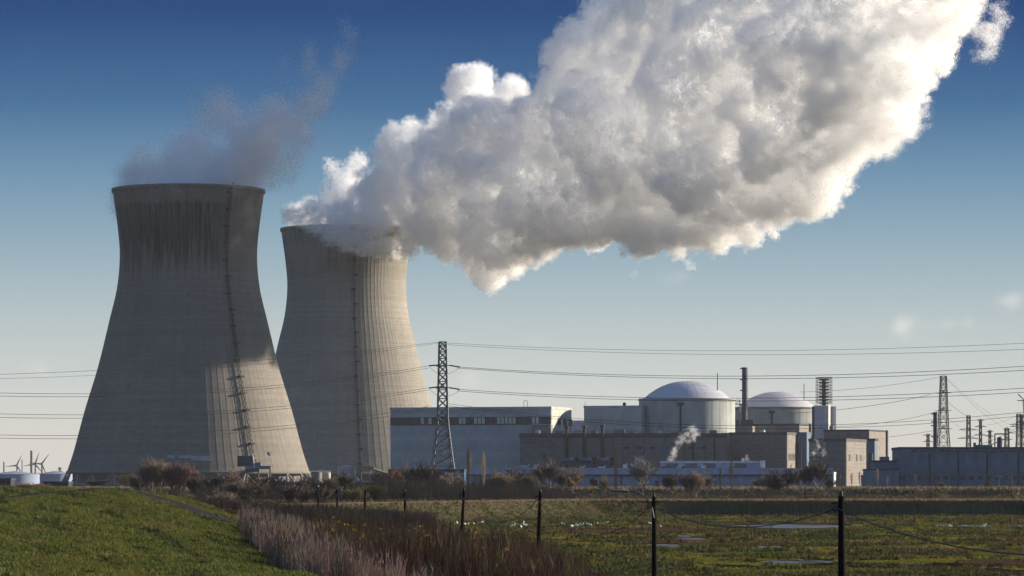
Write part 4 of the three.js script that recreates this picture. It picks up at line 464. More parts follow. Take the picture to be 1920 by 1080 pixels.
function tree(kind, px, top, width, z, colour, label, base) {
  const v = kinds[kind][treeCount++ % kinds[kind].length], y0 = base ?? (z > 1000 ? PLANT : 2.5), h = Y(top, z) - y0, sx = width * (kind === 'poplar' ? 1 : 1.2) / F * z / (v.w * h);
  const name = kind === 'poplar' ? 'poplar_tree' : kind === 'bush' ? 'bare_shrub' : 'bare_tree', t = thing(name, label, kind === 'bush' ? 'shrub' : 'tree', [X(px, z), y0 - 0.05, -z], rnd(6.28), kind === 'bush' ? 'leafless shrubs' : kind === 'poplar' ? 'upright poplars' : 'leafless trees');
  t.scale.set(h * sx, h, h * sx); obj('trunk', v.W, bark[kind === 'spread' ? 1 : 0], t); obj('crown', v.T, twigM[colour], t);
}
[['bush', 292, 850, 66, 940, 'brown', 'tallest brown shrub at the dark foot of the weathered tower'], ['bush', 337, 862, 62, 930, 'red', 'reddish brown shrub right beside the tallest one before the weathered tower'], ['bush', 262, 884, 40, 950, 'dark', 'low dark shrub left of the tall brown shrubs'], ['bush', 373, 884, 44, 900, 'dark', 'dark shrub before the white-walled building'], ['spread', 226, 885, 30, 1050, 'brown', 'small bare tree against the legs of the weathered tower'], ['bush', 182, 898, 40, 1100, 'dark', 'small dark shrub left of the weathered tower legs'],
  ['bush', 500, 885, 84, 820, 'dark', 'wide dark shrub below the slanting duct of the weathered tower'], ['bush', 452, 897, 56, 700, 'brown', 'brown shrub beside the wide dark one near the paved path'], ['bush', 548, 905, 60, 760, 'brown', 'brown shrub below the dark blue flat shed'], ['spread', 640, 876, 58, 800, 'dark', 'dark branching tree before the bright metal tank'], ['bush', 604, 902, 50, 700, 'dark', 'dark shrub next to the farthest pole'], ['bush', 700, 905, 62, 800, 'olive', 'olive-yellow bush before the long blue container'], ['bush', 668, 910, 46, 700, 'olive', 'lower olive bush by the thin poles'], ['spread', 737, 868, 34, 850, 'red', 'reddish leaning tree at the end of the long blue container'], ['bush', 770, 872, 44, 880, 'dark', 'dense dark shrub left of the pylon feet'], ['spread', 795, 856, 56, 870, 'dark', 'broad bare tree before the pylon left feet'], ['bush', 828, 888, 44, 880, 'brown', 'brown shrub between the pylon feet and the poplars'],
  ['poplar', 879, 834, 17, 880, 'gold', 'taller left one of the two close poplars right of the pylon'], ['poplar', 906, 842, 17, 890, 'gold', 'shorter right one of the two close poplars right of the pylon'], ['bush', 944, 884, 56, 860, 'brown', 'wide brown shrub right of the two poplars'], ['bush', 986, 885, 50, 850, 'dark', 'dark shrub below the framed square windows'], ['spread', 1028, 852, 50, 900, 'brown', 'bare tree with dense fan crown below the service riser'], ['spread', 1076, 864, 34, 910, 'gold', 'slim golden bare tree below the first exhaust stack'], ['poplar', 1155, 842, 15, 910, 'gold', 'lone poplar left of the big bare tree'], ['spread', 1207, 845, 66, 860, 'grey', 'big pale-branched bare tree before the long lilac shed'], ['bush', 1300, 878, 46, 870, 'brown', 'rounded brown shrub right of the royal blue door'], ['poplar', 1351, 874, 9, 900, 'dark', 'thin dark stem tree left of the right-hand poplar'], ['poplar', 1372, 857, 13, 905, 'gold', 'poplar before the end of the roof house'],
  ['spread', 1474, 868, 60, 870, 'dark', 'dark wide tree below the brown block sunlit end'], ['spread', 1532, 860, 54, 860, 'dark', 'dark upright tree before the brown front block'], ['poplar', 1575, 884, 11, 1150, 'brown', 'little reddish tree by the small blue kiosk'], ['poplar', 1597, 886, 8, 1200, 'gold', 'little golden tree before the bright tan end wall'], ['poplar', 1612, 882, 11, 1180, 'gold', 'second little golden tree before the bright tan end wall'], ['poplar', 1645, 876, 12, 1150, 'brown', 'little reddish tree before the low slate annex'], ['poplar', 1664, 892, 10, 1160, 'brown', 'small red sapling beside the stepped dark building'], ['poplar', 1717, 886, 8, 1150, 'brown', 'red sapling before the first windows of the slate building'], ['poplar', 1752, 885, 10, 1150, 'brown', 'red sapling under the dark stack'], ['poplar', 1896, 888, 10, 1150, 'brown', 'red sapling near the right edge before the slate building'], ['bush', 1852, 900, 14, 1150, 'olive', 'little olive bush before the slate building'], ['bush', 1766, 902, 12, 1150, 'olive', 'tiny olive bush right of the red sapling under the dark stack'], ['bush', 1420, 898, 26, 1100, 'olive', 'olive bush before the lilac shed right end'], ['bush', 60, 902, 60, 1000, 'red', 'low russet shrub before the storage tanks'], ['bush', 14, 905, 34, 1000, 'red', 'low russet shrub at the left edge'], ['bush', 1112, 893, 14, 1100, 'dark', 'small dark shrub left of the lone poplar'], ['bush', 592, 958, 90, 300, 'dark', 'dark twiggy shrub among the willow stems left of the thin poles', 0.3], ['bush', 690, 962, 110, 280, 'brown', 'broad brown shrub among the willow stems below the olive bush', 0.2], ['bush', 812, 972, 90, 262, 'red', 'russet shrub between the third and fourth poles', 0.1], ['bush', 520, 950, 90, 330, 'brown', 'brown shrub at the bottom of the paved path', 0.8], ['bush', 905, 985, 80, 240, 'dark', 'dark shrub before the gulls', 0.2], ['bush', 640, 985, 120, 190, 'brown', 'near brown shrub in the middle of the willow stems', 1.2], ['spread', 556, 905, 70, 640, 'dark', 'spindly dark tree behind the end of the pale twigs', 0.6], ['bush', 420, 915, 70, 520, 'brown', 'tangled brown shrub beside the upper paved path', 1.2], ['spread', 478, 890, 60, 700, 'brown', 'bare tree right of the tangled shrub by the path', 1.0], ['spread', 715, 880, 44, 905, 'dark', 'bare tree left of the reddish leaning one'], ['spread', 758, 862, 40, 930, 'brown', 'tall bare tree just left of the pylon'], ['spread', 850, 876, 36, 900, 'grey', 'grey bare tree under the pylon right foot'], ['poplar', 862, 872, 8, 915, 'dark', 'thin dark stem beside the grey tree under the pylon'], ['spread', 928, 872, 40, 915, 'brown', 'bare tree right of the shorter poplar'], ['spread', 966, 866, 44, 880, 'dark', 'dark bare tree before the hall lower corner'], ['spread', 1006, 872, 34, 930, 'grey', 'grey bare tree left of the fan crowned one'], ['spread', 1052, 874, 34, 880, 'dark', 'dark bare tree right of the fan crowned one'], ['spread', 1136, 884, 26, 930, 'brown', 'small bare tree left of the lone poplar'], ['spread', 1256, 886, 34, 900, 'dark', 'bare tree left of the royal blue door'], ['spread', 1326, 882, 30, 930, 'grey', 'grey bare tree between the rounded shrub and the thin stem'], ['spread', 1445, 878, 46, 930, 'brown', 'brown bare tree left of the dark wide tree'], ['spread', 1505, 874, 44, 930, 'dark', 'dark bare tree between the wide and the upright tree'], ['spread', 1558, 884, 28, 920, 'dark', 'dark little tree before the small blue kiosk'], ['spread', 572, 884, 50, 760, 'dark', 'dark bare tree before the small cream tank'], ['spread', 618, 890, 44, 700, 'brown', 'brown bare tree beside the farthest pole'], ['spread', 405, 880, 46, 840, 'dark', 'dark bare tree before the pale repair panels'], ['spread', 440, 872, 46, 900, 'brown', 'brown bare tree below the tower stair']].forEach((a) => tree(...a));
{ const z = 1010, t = thing('street_lamp', 'thin blue-grey twin-headed lamp post before the slate building', 'street lamp', [X(1873, z), 2.4, -z]); obj('post', bar(V(0, 0, 0), V(0, Y(894, z) - 2.4, 0), 0.12, 0.07, 8), M.slate, t); for (const s of [-1, 1]) obj('lamp_head', bx(s * 0.45 - 0.35, Y(894, z) - 2.4, -0.15, 0.7, 0.16, 0.3), M.white, t); }

// ---------- undergrowth, reeds and grass ----------
function blades(n, h, w, lean, curve = 0.3) { // a tuft of tapering blades
  const pos = []; for (let k = 0; k < n; k++) { const a = rnd(6.283), L = h * rnd(0.55, 1), dx = Math.cos(a) * lean * rnd(0.2, 1), dz = Math.sin(a) * lean * rnd(0.2, 1), b = rnd(6.283), ux = Math.cos(b) * w, uz = Math.sin(b) * w, ox = rnd(-w, w) * 4, oz = rnd(-w, w) * 4; const m = [ox + dx * L * (0.5 - curve * 0.4), L * 0.55, oz + dz * L * (0.5 - curve * 0.4)], e = [ox + dx * L, L, oz + dz * L]; pos.push(ox - ux, -0.04, oz - uz, ox + ux, -0.04, oz + uz, m[0] - ux * 0.8, m[1], m[2] - uz * 0.8, ox + ux, -0.04, oz + uz, m[0] + ux * 0.8, m[1], m[2] + uz * 0.8, m[0] - ux * 0.8, m[1], m[2] - uz * 0.8, m[0] - ux * 0.8, m[1], m[2] - uz * 0.8, m[0] + ux * 0.8, m[1], m[2] + uz * 0.8, ...e); }
  const g = new THREE.BufferGeometry(); g.setAttribute('position', new THREE.Float32BufferAttribute(pos, 3)); g.computeVertexNormals(); return g;
}
function scatter(name, label, category, geo, m, list) { // list: [x, y, z, scale, scaleY, r, g, b]
  const s = new THREE.InstancedMesh(geo, m, list.length), M4 = new THREE.Matrix4(), q = new THREE.Quaternion(), up = V(0, 1, 0), p = V(0, 0, 0), sc = V(1, 1, 1), c = new THREE.Color();
  list.forEach(([x, y, z, a, b, r, g, bl], i) => { M4.compose(p.set(x, y, z), q.setFromAxisAngle(up, rnd(6.283)), sc.set(a, b, a)); s.setMatrixAt(i, M4); s.setColorAt(i, c.setRGB(r, g, bl)); });
  s.name = numbered(name); shade(s); tag(s, label, category, null, 'stuff'); scene.add(s); console.log(name, list.length); return s;
}
const leafM = new THREE.MeshPhysicalMaterial({ color: RGB(1, 1, 1), roughness: 0.9, transmission: 0.35, thickness: 0, specularIntensity: 0.3, side: THREE.DoubleSide }); leafM.name = 'blade';
const stemM = new THREE.MeshStandardMaterial({ color: RGB(1, 1, 1), roughness: 0.95, side: THREE.DoubleSide }); stemM.name = 'stem';
const jit = (c, k) => { const f = 1 + rnd(-k, k); return c.map((v) => v * f * (1 + rnd(-0.1, 0.1))); };
{ // mown grass on the near dike
  const L = []; for (let i = 0; i < 150000; i++) { const z = 62 * Math.pow(260 / 62, Math.pow(rnd(), 0.85)), x = X(rnd(-60, 620), z); if (x > edgeX(z) + 0.6 || (z > 140 && pathDist(x, z) < 0.6)) continue; const k = smooth(0.02, 0.2, rut(x, z)), s = rnd(0.55, 1.35) * (0.75 + 0.9 * clamp(0.4 + 1.3 * N3(x / 0.7, z / 1.8, 44))) * (1 + 0.3 * k) * (1 + 0.002 * z); L.push([x, nearH(x, z) - 0.01, -z, s, s * rnd(0.7, 1.2), ...jit(mownColour(x, z).map((v) => v * 1.25), 0.3)]); }
  scatter('mown_grass', 'short green grass covering the dike bend at the left', 'grass', blades(8, 0.075, 0.008, 0.95), leafM, L);
}
{ // meadow tussocks
  const L = []; for (let i = 0; i < 110000; i++) { const z = 225 * Math.pow(740 / 225, rnd()), x = X(rnd(480, 2000), z); if (inPool(x, z) < 1.25 || inPool(x, z + 9) < 1.15 || inPool(x, z + 18) < 1.05) continue; const { mud, dark } = meadowN(x, z); if (rnd() < mud * 0.85) continue; const s = (0.55 + 1.1 * dark) * rnd(0.6, 1.3) * (0.7 + z / 700); L.push([x, meadowH(x, z) - 0.02, -z, s, s * rnd(0.6, 1.1), ...jit(meadowColour(x, z).map((v) => v * 1.15), 0.3)]); }
  scatter('meadow_grass', 'patchy green and brown tussock grass of the wet meadow', 'grass', blades(7, 0.24, 0.03, 0.9), leafM, L);
}
{ // dry grass on the dike and on the bank behind it
  const L = []; for (let i = 0; i < 60000; i++) { const [px, pz, nx, nz] = dikeRows[(rnd() * dikeRows.length) | 0], side = rnd() < 0.35, s0 = side ? rnd(-1.5, 2.4) : rnd(-8.5, -0.8), y = side ? 3.02 : s0 < -5.5 ? lerp(-0.3, 0.55, (s0 + 9.2) / 3.7) : s0 < -3.3 ? lerp(0.55, 1.9, (s0 + 5.5) / 2.2) : lerp(1.9, 3.0, (s0 + 3.3) / 2.2), x = px + nx * s0 + rnd(-0.6, 0.6), z = pz + nz * s0 + rnd(-0.6, 0.6), s = rnd(0.6, 1.3), g = N3(x / 5, z / 9, 81) + rnd(-0.3, 0.3); if (!side && px > 30) { const f = (s0 + 8.5) / 7.7; L.push([px + nx * lerp(-4.2, -0.6, f), lerp(0, 3.0, f) - 0.08, -(pz + nz * lerp(-4.2, -0.6, f)), s * 0.7, s * 0.45, ...jit(g > 0.1 ? [0.15, 0.12, 0.07] : [0.08, 0.085, 0.035], 0.3)]); continue; } L.push([x, Math.max(y, 0) - 0.06, -z, s, s * (side ? 0.9 : 0.6), ...jit(side ? [0.30, 0.22, 0.13] : g > 0.1 ? [0.19, 0.14, 0.08] : [0.09, 0.10, 0.035], 0.3)]); }
  scatter('dry_grass', 'straw-coloured dry grass along the river dike', 'grass', blades(8, 0.5, 0.035, 0.7), leafM, L);
  const B = []; for (let i = 0; i < 36000; i++) { const b = rnd() < 0.45, z = b ? rnd(998, 1030) : rnd(755, 1000), x = X(rnd(-100, 2020), z), y = terraceH(x, z), s = rnd(0.7, 1.6); let ok = true; if (!b) { const t = dikeLine; for (let j = 0; j < t.length - 1; j++) if (z > t[j].z - 6 && z < t[j + 1].z + 8 && x > Math.min(t[j].x, t[j + 1].x) - 4 && x < Math.max(t[j].x, t[j + 1].x) + 4) ok = false; if (z < 760) ok = false; } if (ok) B.push([x, y - 0.05, -z, s, s * rnd(0.7, 1.4), ...jit(b ? [0.24, 0.19, 0.11] : rnd() < 0.6 ? [0.11, 0.085, 0.05] : [0.09, 0.09, 0.03], 0.35)]); }
  scatter('rough_grass', 'rough brown grass on the strip between dike and station', 'grass', blades(8, 0.62, 0.05, 0.7), leafM, B);
}
const whip = (n, h, w, sp) => { const pos = []; for (let k = 0; k < n; k++) { const a = rnd(6.283), L = h * rnd(0.45, 1), d = rnd(0.05, 0.45), ox = rnd(-sp, sp), oz = rnd(-sp, sp), stem = (x0, y0, z0, x1, y1, z1, r) => { const b = rnd(6.283), ux = Math.cos(b) * r, uz = Math.sin(b) * r; pos.push(x0 - ux, y0, z0 - uz, x0 + ux, y0, z0 + uz, x1, y1, z1); pos.push(x0 + uz, y0, z0 - ux, x0 - uz, y0, z0 + ux, x1, y1, z1); }; const ex = ox + Math.cos(a) * d * L, ez = oz + Math.sin(a) * d * L; stem(ox, -0.1, oz, ex, L, ez, w); for (let j = 0; j < 4; j++) { const t = rnd(0.35, 0.9), c = rnd(6.283), l = L * rnd(0.12, 0.28), x = lerp(ox, ex, t), y = lerp(0, L, t), z = lerp(oz, ez, t); stem(x, y, z, x + Math.cos(c) * l * 0.4, y + l, z + Math.sin(c) * l * 0.4, w * 0.6); } } const g = new THREE.BufferGeometry(); g.setAttribute('position', new THREE.Float32BufferAttribute(pos, 3)); g.computeVertexNormals(); return g; };
const topRow = (px) => { const p = [[380, 965], [440, 968], [520, 985], [600, 972], [700, 975], [800, 985], [900, 990], [1000, 1005], [1050, 1028], [1100, 1058], [1200, 1078], [1400, 1090], [2000, 1096]]; for (let i = 0; i < p.length - 1; i++) if (px <= p[i + 1][0]) return lerp(p[i][1], p[i + 1][1], clamp((px - p[i][0]) / (p[i + 1][0] - p[i][0]))); return 1100; };
{ // willow whips below the near dike
  const L = [], G = []; for (let i = 0; i < 24000; i++) {
    const z = rnd(98, 262), px = rnd(430, rnd() < 0.75 ? 1085 : 1750), x = X(px, z); if (x < edgeX(z) + 1.2 || (z > 140 && pathDist(x, z) < 2.2)) continue;
    const y = Math.max(-0.1, nearH(x, z)), top = Y(topRow(px) + 12 + 34 * N3(px / 42, z / 16, 5) + 16 * N3(px / 12, z / 6, 6) + rnd(-16, 46), z), h = clamp(top - y, 0, 3.4); if (h < 0.35) continue; if (px > 1060 && rnd() < 0.5) continue;
    const c = clamp(0.5 + 1.1 * N3(px / 30, z / 11, 71) + rnd(-0.28, 0.28)), gap = N3(px / 22, z / 9, 73); if (gap < -0.28) continue; const col = c < 0.3 ? [0.10, 0.07, 0.05] : c < 0.62 ? [0.19, 0.10, 0.055] : c < 0.8 ? [0.25, 0.16, 0.09] : c < 0.93 ? [0.36, 0.28, 0.17] : [0.24, 0.20, 0.06];
    L.push([x, y - 0.1, -z, clamp(h * rnd(0.5, 0.95), 0.6, 2.2), h * (0.72 + 0.36 * clamp(0.5 + gap)), ...jit(col, 0.35)]); if (rnd() < 0.12) G.push([x, y + h * rnd(0.4, 0.92), -z, rnd(0.6, 1.3), rnd(0.6, 1.2), ...jit(rnd() < 0.6 ? [0.24, 0.20, 0.03] : [0.10, 0.13, 0.03], 0.35)]);
  }
  scatter('willow_undergrowth', 'dense red-brown willow stems filling the foreground below the dike', 'undergrowth', whip(9, 1, 0.013, 0.5), stemM, L);
  scatter('yellow_leaves', 'scattered yellow leaves clinging to the red-brown stems', 'leaves', blades(5, 0.06, 0.016, 5), leafM, G);
}
{ // pale pinkish twigs along the edge of the grass
  const L = []; for (let i = 0; i < 3000; i++) { const z = rnd(92, 182), u = Math.abs(rnd(-1, 1) + rnd(-1, 1) * 0.7), x = edgeX(z) + 0.5 + u * 3.2; if ((z > 140 && pathDist(x, z) < 1.5) || rnd() > 0.5 + 1.2 * N3(x / 1.6, z / 5, 17)) continue; const y = nearH(x, z), s = rnd(0.5, 1.15); L.push([x, y - 0.05, -z, s, s * rnd(0.8, 1.5), ...jit(rnd() < 0.55 ? [0.46, 0.37, 0.29] : rnd() < 0.5 ? [0.28, 0.19, 0.14] : [0.18, 0.14, 0.09], 0.35)]); }
  scatter('pale_undergrowth', 'pale pinkish dry twigs along the edge of the mown dike', 'undergrowth', whip(14, 0.95, 0.016, 0.35), stemM, L);
}
{ // thicket at the foot of the dike bend
  const L = []; for (let i = 0; i < 9000; i++) { const z = rnd(262, 640), px = rnd(250, 800), x = X(px, z), lim = z > 420 ? X(lerp(760, 640, (z - 420) / 220), z) : X(800, z); let d = 1e9; if (x > lim || x < -60) continue; const y = z < 300 ? Math.max(-0.1, near(x, z)) : lerp(Math.max(0, near(x, 300)), 0.6, clamp((z - 300) / 60)), top = Y(lerp(938, 962, clamp((px - 380) / 330)) + rnd(-12, 26) + 20 * N3(px / 30, z / 40, 9), z), h = clamp(top - y, 0, 3.6); if (h < 0.4) continue; const c = rnd(); L.push([x, y - 0.2, -z, rnd(1, 1.8), h, ...jit(c < 0.45 ? [0.15, 0.11, 0.09] : c < 0.7 ? [0.22, 0.14, 0.10] : c < 0.88 ? [0.12, 0.13, 0.04] : [0.08, 0.065, 0.055], 0.35)]); }
  scatter('thicket_undergrowth', 'grey-brown scrub between the paved path and the poles', 'undergrowth', whip(12, 1, 0.02, 0.9), stemM, L);
}
{ // leafless scrub along the foot of the terrace
  const L = []; for (let i = 0; i < 5200; i++) { const z = rnd(790, 985), px = rnd() < 0.75 ? rnd(380, 1075) : rnd(1090, 1900), x = X(px, z), dense = px < 1075 ? 1 : 0.25, row = (px < 700 ? 905 : px < 830 ? 886 : px < 1010 ? 898 : 915) + 22 * N3(px / 34, z / 60, 3) + rnd(-8, 22), h = Y(row, z) - 2.45; if (h < 0.5 || rnd() > dense * (0.55 + 1.2 * N3(px / 40, z / 50, 14))) continue; const c = rnd(); L.push([x, 2.4, -z, rnd(1.6, 2.8), Math.min(h, 6), ...jit(c < 0.5 ? [0.17, 0.125, 0.095] : c < 0.75 ? [0.11, 0.085, 0.07] : c < 0.9 ? [0.22, 0.15, 0.11] : [0.17, 0.15, 0.05], 0.35)]); }
  scatter('scrub_undergrowth', 'tangled leafless scrub along the strip before the station', 'undergrowth', whip(16, 1, 0.022, 0.8), stemM, L);
}
{ // gulls resting on the meadow
  const body = mergeGeometries([new THREE.SphereGeometry(1, 10, 8).scale(0.24, 0.13, 0.12).translate(0, 0.2, 0), new THREE.SphereGeometry(1, 8, 6).scale(0.085, 0.075, 0.07).translate(0.22, 0.33, 0), new THREE.ConeGeometry(0.07, 0.3, 6).rotateZ(Math.PI / 2).scale(1, 0.4, 1).translate(-0.32, 0.22, 0), new THREE.ConeGeometry(0.022, 0.1, 5).rotateZ(-Math.PI / 2).translate(0.34, 0.32, 0), new THREE.CylinderGeometry(0.012, 0.012, 0.14, 4).translate(0.02, 0.05, 0.04), new THREE.CylinderGeometry(0.012, 0.012, 0.14, 4).translate(0.02, 0.05, -0.04), new THREE.CylinderGeometry(0.06, 0.07, 0.16, 6).rotateZ(-0.7).translate(0.17, 0.26, 0)].map((g) => g.toNonIndexed())), wm = mat('gull_feathers', 0.8, 0.8, 0.78, { t: null });
  for (let i = 0; i < 34; i++) { const py = rnd(981, 990), z = EYE * F / (py - HY), px = i < 22 ? 850 + Math.pow(rnd(), 0.8) * 260 : i < 30 ? rnd(1100, 1240) : rnd(1690, 1880), x = X(px, z), b = obj('gull', body, wm); tag(b, 'small white gull resting on the wet meadow', 'bird', 'gulls resting on the meadow'); b.position.set(x, Math.max(meadowH(x, z), -0.07) + 0.0, -z); b.rotation.y = rnd(6.28); b.scale.setScalar(rnd(0.9, 1.3)); }
}
// ---------- steam ----------
const steamMat = new THREE.MeshPhysicalMaterial({ color: new THREE.Color().setRGB(0.99, 0.99, 0.99), roughness: 1, specularIntensity: 0, transmission: 0.75, thickness: 0, side: THREE.DoubleSide });
steamMat.name = 'steam';
function flakeGeometry(K, R, s, soft = false) { // a puff: small translucent flakes spread through a ball
  const pos = [];
  for (let k = 0; k < K; k++) {
    let p; do p = new THREE.Vector3(rnd(-1, 1), rnd(-1, 1), rnd(-1, 1)); while (p.length() > 1);
    p.multiplyScalar(soft ? R * (0.35 + 0.65 * rnd()) * (rnd() < 0.3 ? 1.35 : 0.9) : R);
    const u = new THREE.Vector3(rnd(-1, 1), rnd(-1, 1), rnd(-1, 1)).normalize(), v = new THREE.Vector3(rnd(-1, 1), rnd(-1, 1), rnd(-1, 1)).cross(u).normalize();
    const c = [0, 1, 2].map((i) => { const a = i * 2.094; return p.clone().addScaledVector(u, s * Math.cos(a)).addScaledVector(v, s * Math.sin(a)); });
    c.forEach((q) => pos.push(q.x, q.y, q.z));
  }
  const g = new THREE.BufferGeometry(); g.setAttribute('position', new THREE.Float32BufferAttribute(pos, 3)); g.computeVertexNormals();
  return g;
}
const h3 = (x, y, z, s) => { let h = Math.imul(x, 374761393) ^ Math.imul(y, 668265263) ^ Math.imul(z, 2147483647 - 58) ^ Math.imul(s + 11, 1442695041); h = Math.imul(h ^ (h >>> 13), 1274126177); return ((h ^ (h >>> 16)) >>> 0); };
function cells(x, y, z) { // distance to the nearest of scattered centres
  const i = Math.floor(x), j = Math.floor(y), k = Math.floor(z); let m = 9;
  for (let a = -1; a < 2; a++) for (let b = -1; b < 2; b++) for (let c = -1; c < 2; c++) { const h = h3(i + a, j + b, k + c, 0), dx = i + a + (h & 1023) / 1023 - x, dy = j + b + ((h >>> 10) & 1023) / 1023 - y, dz = k + c + ((h >>> 20) & 1023) / 1023 - z, d = dx * dx + dy * dy + dz * dz; if (d < m) m = d; }
  return Math.sqrt(m);
}
// steam is built of puffs, each a swarm of tiny translucent flakes; a body of puffs inside and finer ones towards the edge
function steam(name, label, spheres, o) { // spheres: [x, y, z, r, thin]
  const h = o.cell, lo = [1e9, 1e9, 1e9], hi = [-1e9, -1e9, -1e9], grp = new THREE.Group(); grp.name = numbered(name); tag(grp, label, 'steam', null, 'stuff'); scene.add(grp);
  for (const s of spheres) for (let k = 0; k < 3; k++) { lo[k] = Math.min(lo[k], s[k] - s[3] - o.pad); hi[k] = Math.max(hi[k], s[k] + s[3] + o.pad); }
  const n = lo.map((l, k) => Math.ceil((hi[k] - l) / h)), g = new Float32Array(n[0] * n[1] * n[2]).fill(-1e3), thin = new Float32Array(g.length), rad = new Float32Array(g.length);
  for (const [cx, cy, cz, r, th = 0] of spheres) {
    const R = r + o.pad, a = [cx, cy, cz].map((c, k) => Math.max(0, Math.floor((c - R - lo[k]) / h))), b = [cx, cy, cz].map((c, k) => Math.min(n[k] - 1, Math.ceil((c + R - lo[k]) / h)));
    for (let i = a[0]; i <= b[0]; i++) for (let j = a[1]; j <= b[1]; j++) for (let k = a[2]; k <= b[2]; k++) {
      const d = r - Math.hypot(lo[0] + i * h - cx, lo[1] + j * h - cy, lo[2] + k * h - cz), at = (i * n[1] + j) * n[2] + k;
      if (d > g[at]) { g[at] = d; thin[at] = th; rad[at] = r; }
    }
  }
  const body = [], edge = [], mist = [], M4 = new THREE.Matrix4(), q = new THREE.Quaternion(), e = new THREE.Euler(), p = new THREE.Vector3(), sc = new THREE.Vector3(), L = o.len;
  const field = (x, y, z, d0, th, r) => {
    const a = o.amp * clamp(r / o.full, 0.3, 1), wx = x + 7 * N3(x / 30, y / 30, z / 30 + 9), wy = y + 7 * N3(x / 30 + 5, y / 30, z / 30);
    let d = d0 + a * 1.25 * (0.52 - cells(wx / L, wy / L, z / L)); if (d < -a * 0.9) return d;
    d += a * 0.72 * (0.52 - cells(wx / L * 2.2 + 7, wy / L * 2.2, z / L * 2.2)) + a * 0.42 * (0.52 - cells(x / L * 4.9, y / L * 4.9 + 3, z / L * 4.9)) + a * 0.16 * N3(x / L * 9, y / L * 9, z / L * 9);
    if (th > 0) d -= th * o.amp * (o.erode ?? 0.3) + th * o.amp * (0 + 1.5 * N3(x / L * 1.3, y / L * 1.3, z / L * 1.3 + 40) + 0.9 * N3(x / L * 3.2, y / L * 3.2, z / L * 3.2 + 40));
    return d;
  };
  const add = (list, x, y, z, s) => { M4.compose(p.set(x, y, z), q.setFromEuler(e.set(rnd(6.3), rnd(6.3), rnd(6.3))), sc.set(s, s, s)); list.push(M4.toArray()); };
  for (let i = 0; i < n[0]; i++) for (let j = 0; j < n[1]; j++) for (let k = 0; k < n[2]; k++) {
    const at = (i * n[1] + j) * n[2] + k, d0 = g[at]; if (d0 < -o.pad || d0 > o.shell + o.amp * 1.2) { if (d0 > 0 && rnd() < o.core) add(body, lo[0] + i * h, lo[1] + j * h, lo[2] + k * h, 1.5); continue; }
    for (let c = 0; c < o.sub; c++) {
      const x = lo[0] + (i + rnd(-0.5, 0.5)) * h, y = lo[1] + (j + rnd(-0.5, 0.5)) * h, z = lo[2] + (k + rnd(-0.5, 0.5)) * h, d = field(x, y, z, d0, thin[at], rad[at]);
      if (d <= 0 || d > o.shell) continue;
      const full = clamp(d / o.soft) * (1 - 0.6 * thin[at]) * (o.gain ?? 1);
      if (thin[at] > (o.mistAt ?? 0.25)) { if (c % 2 === 0 && rnd() < full) add(mist, x, y, z, rnd(0.7, 1.3)); } else if (d < o.edge) { if (rnd() < full) add(edge, x, y, z, rnd(0.8, 1.2)); } else if (c === 0 && rnd() < full) add(body, x, y, z, rnd(0.8, 1.2));
    }
  }
  console.log(label.slice(0, 20), body.length, edge.length, mist.length, n.join('x'));
  for (const [part, list, geo] of [['body', body, flakeGeometry(o.flakes, h * 0.9, o.size)], ['fringe', edge, flakeGeometry(40, h * 0.75, 0.15, true)], ['mist', mist, flakeGeometry(o.mistFlakes ?? 90, o.spread ?? h * 1.5, o.mistSize ?? 0.15, true)]]) {
    if (!list.length) continue; const m = shade(new THREE.InstancedMesh(geo, steamMat, list.length)); list.forEach((a, i) => m.instanceMatrix.array.set(a, i * 16)); m.name = 'steam_' + part; m.userData.kind = 'stuff'; grp.add(m);
  }
  return grp;
}
const plumeDepth = (px) => 2504 - (px - 650) * 0.33;
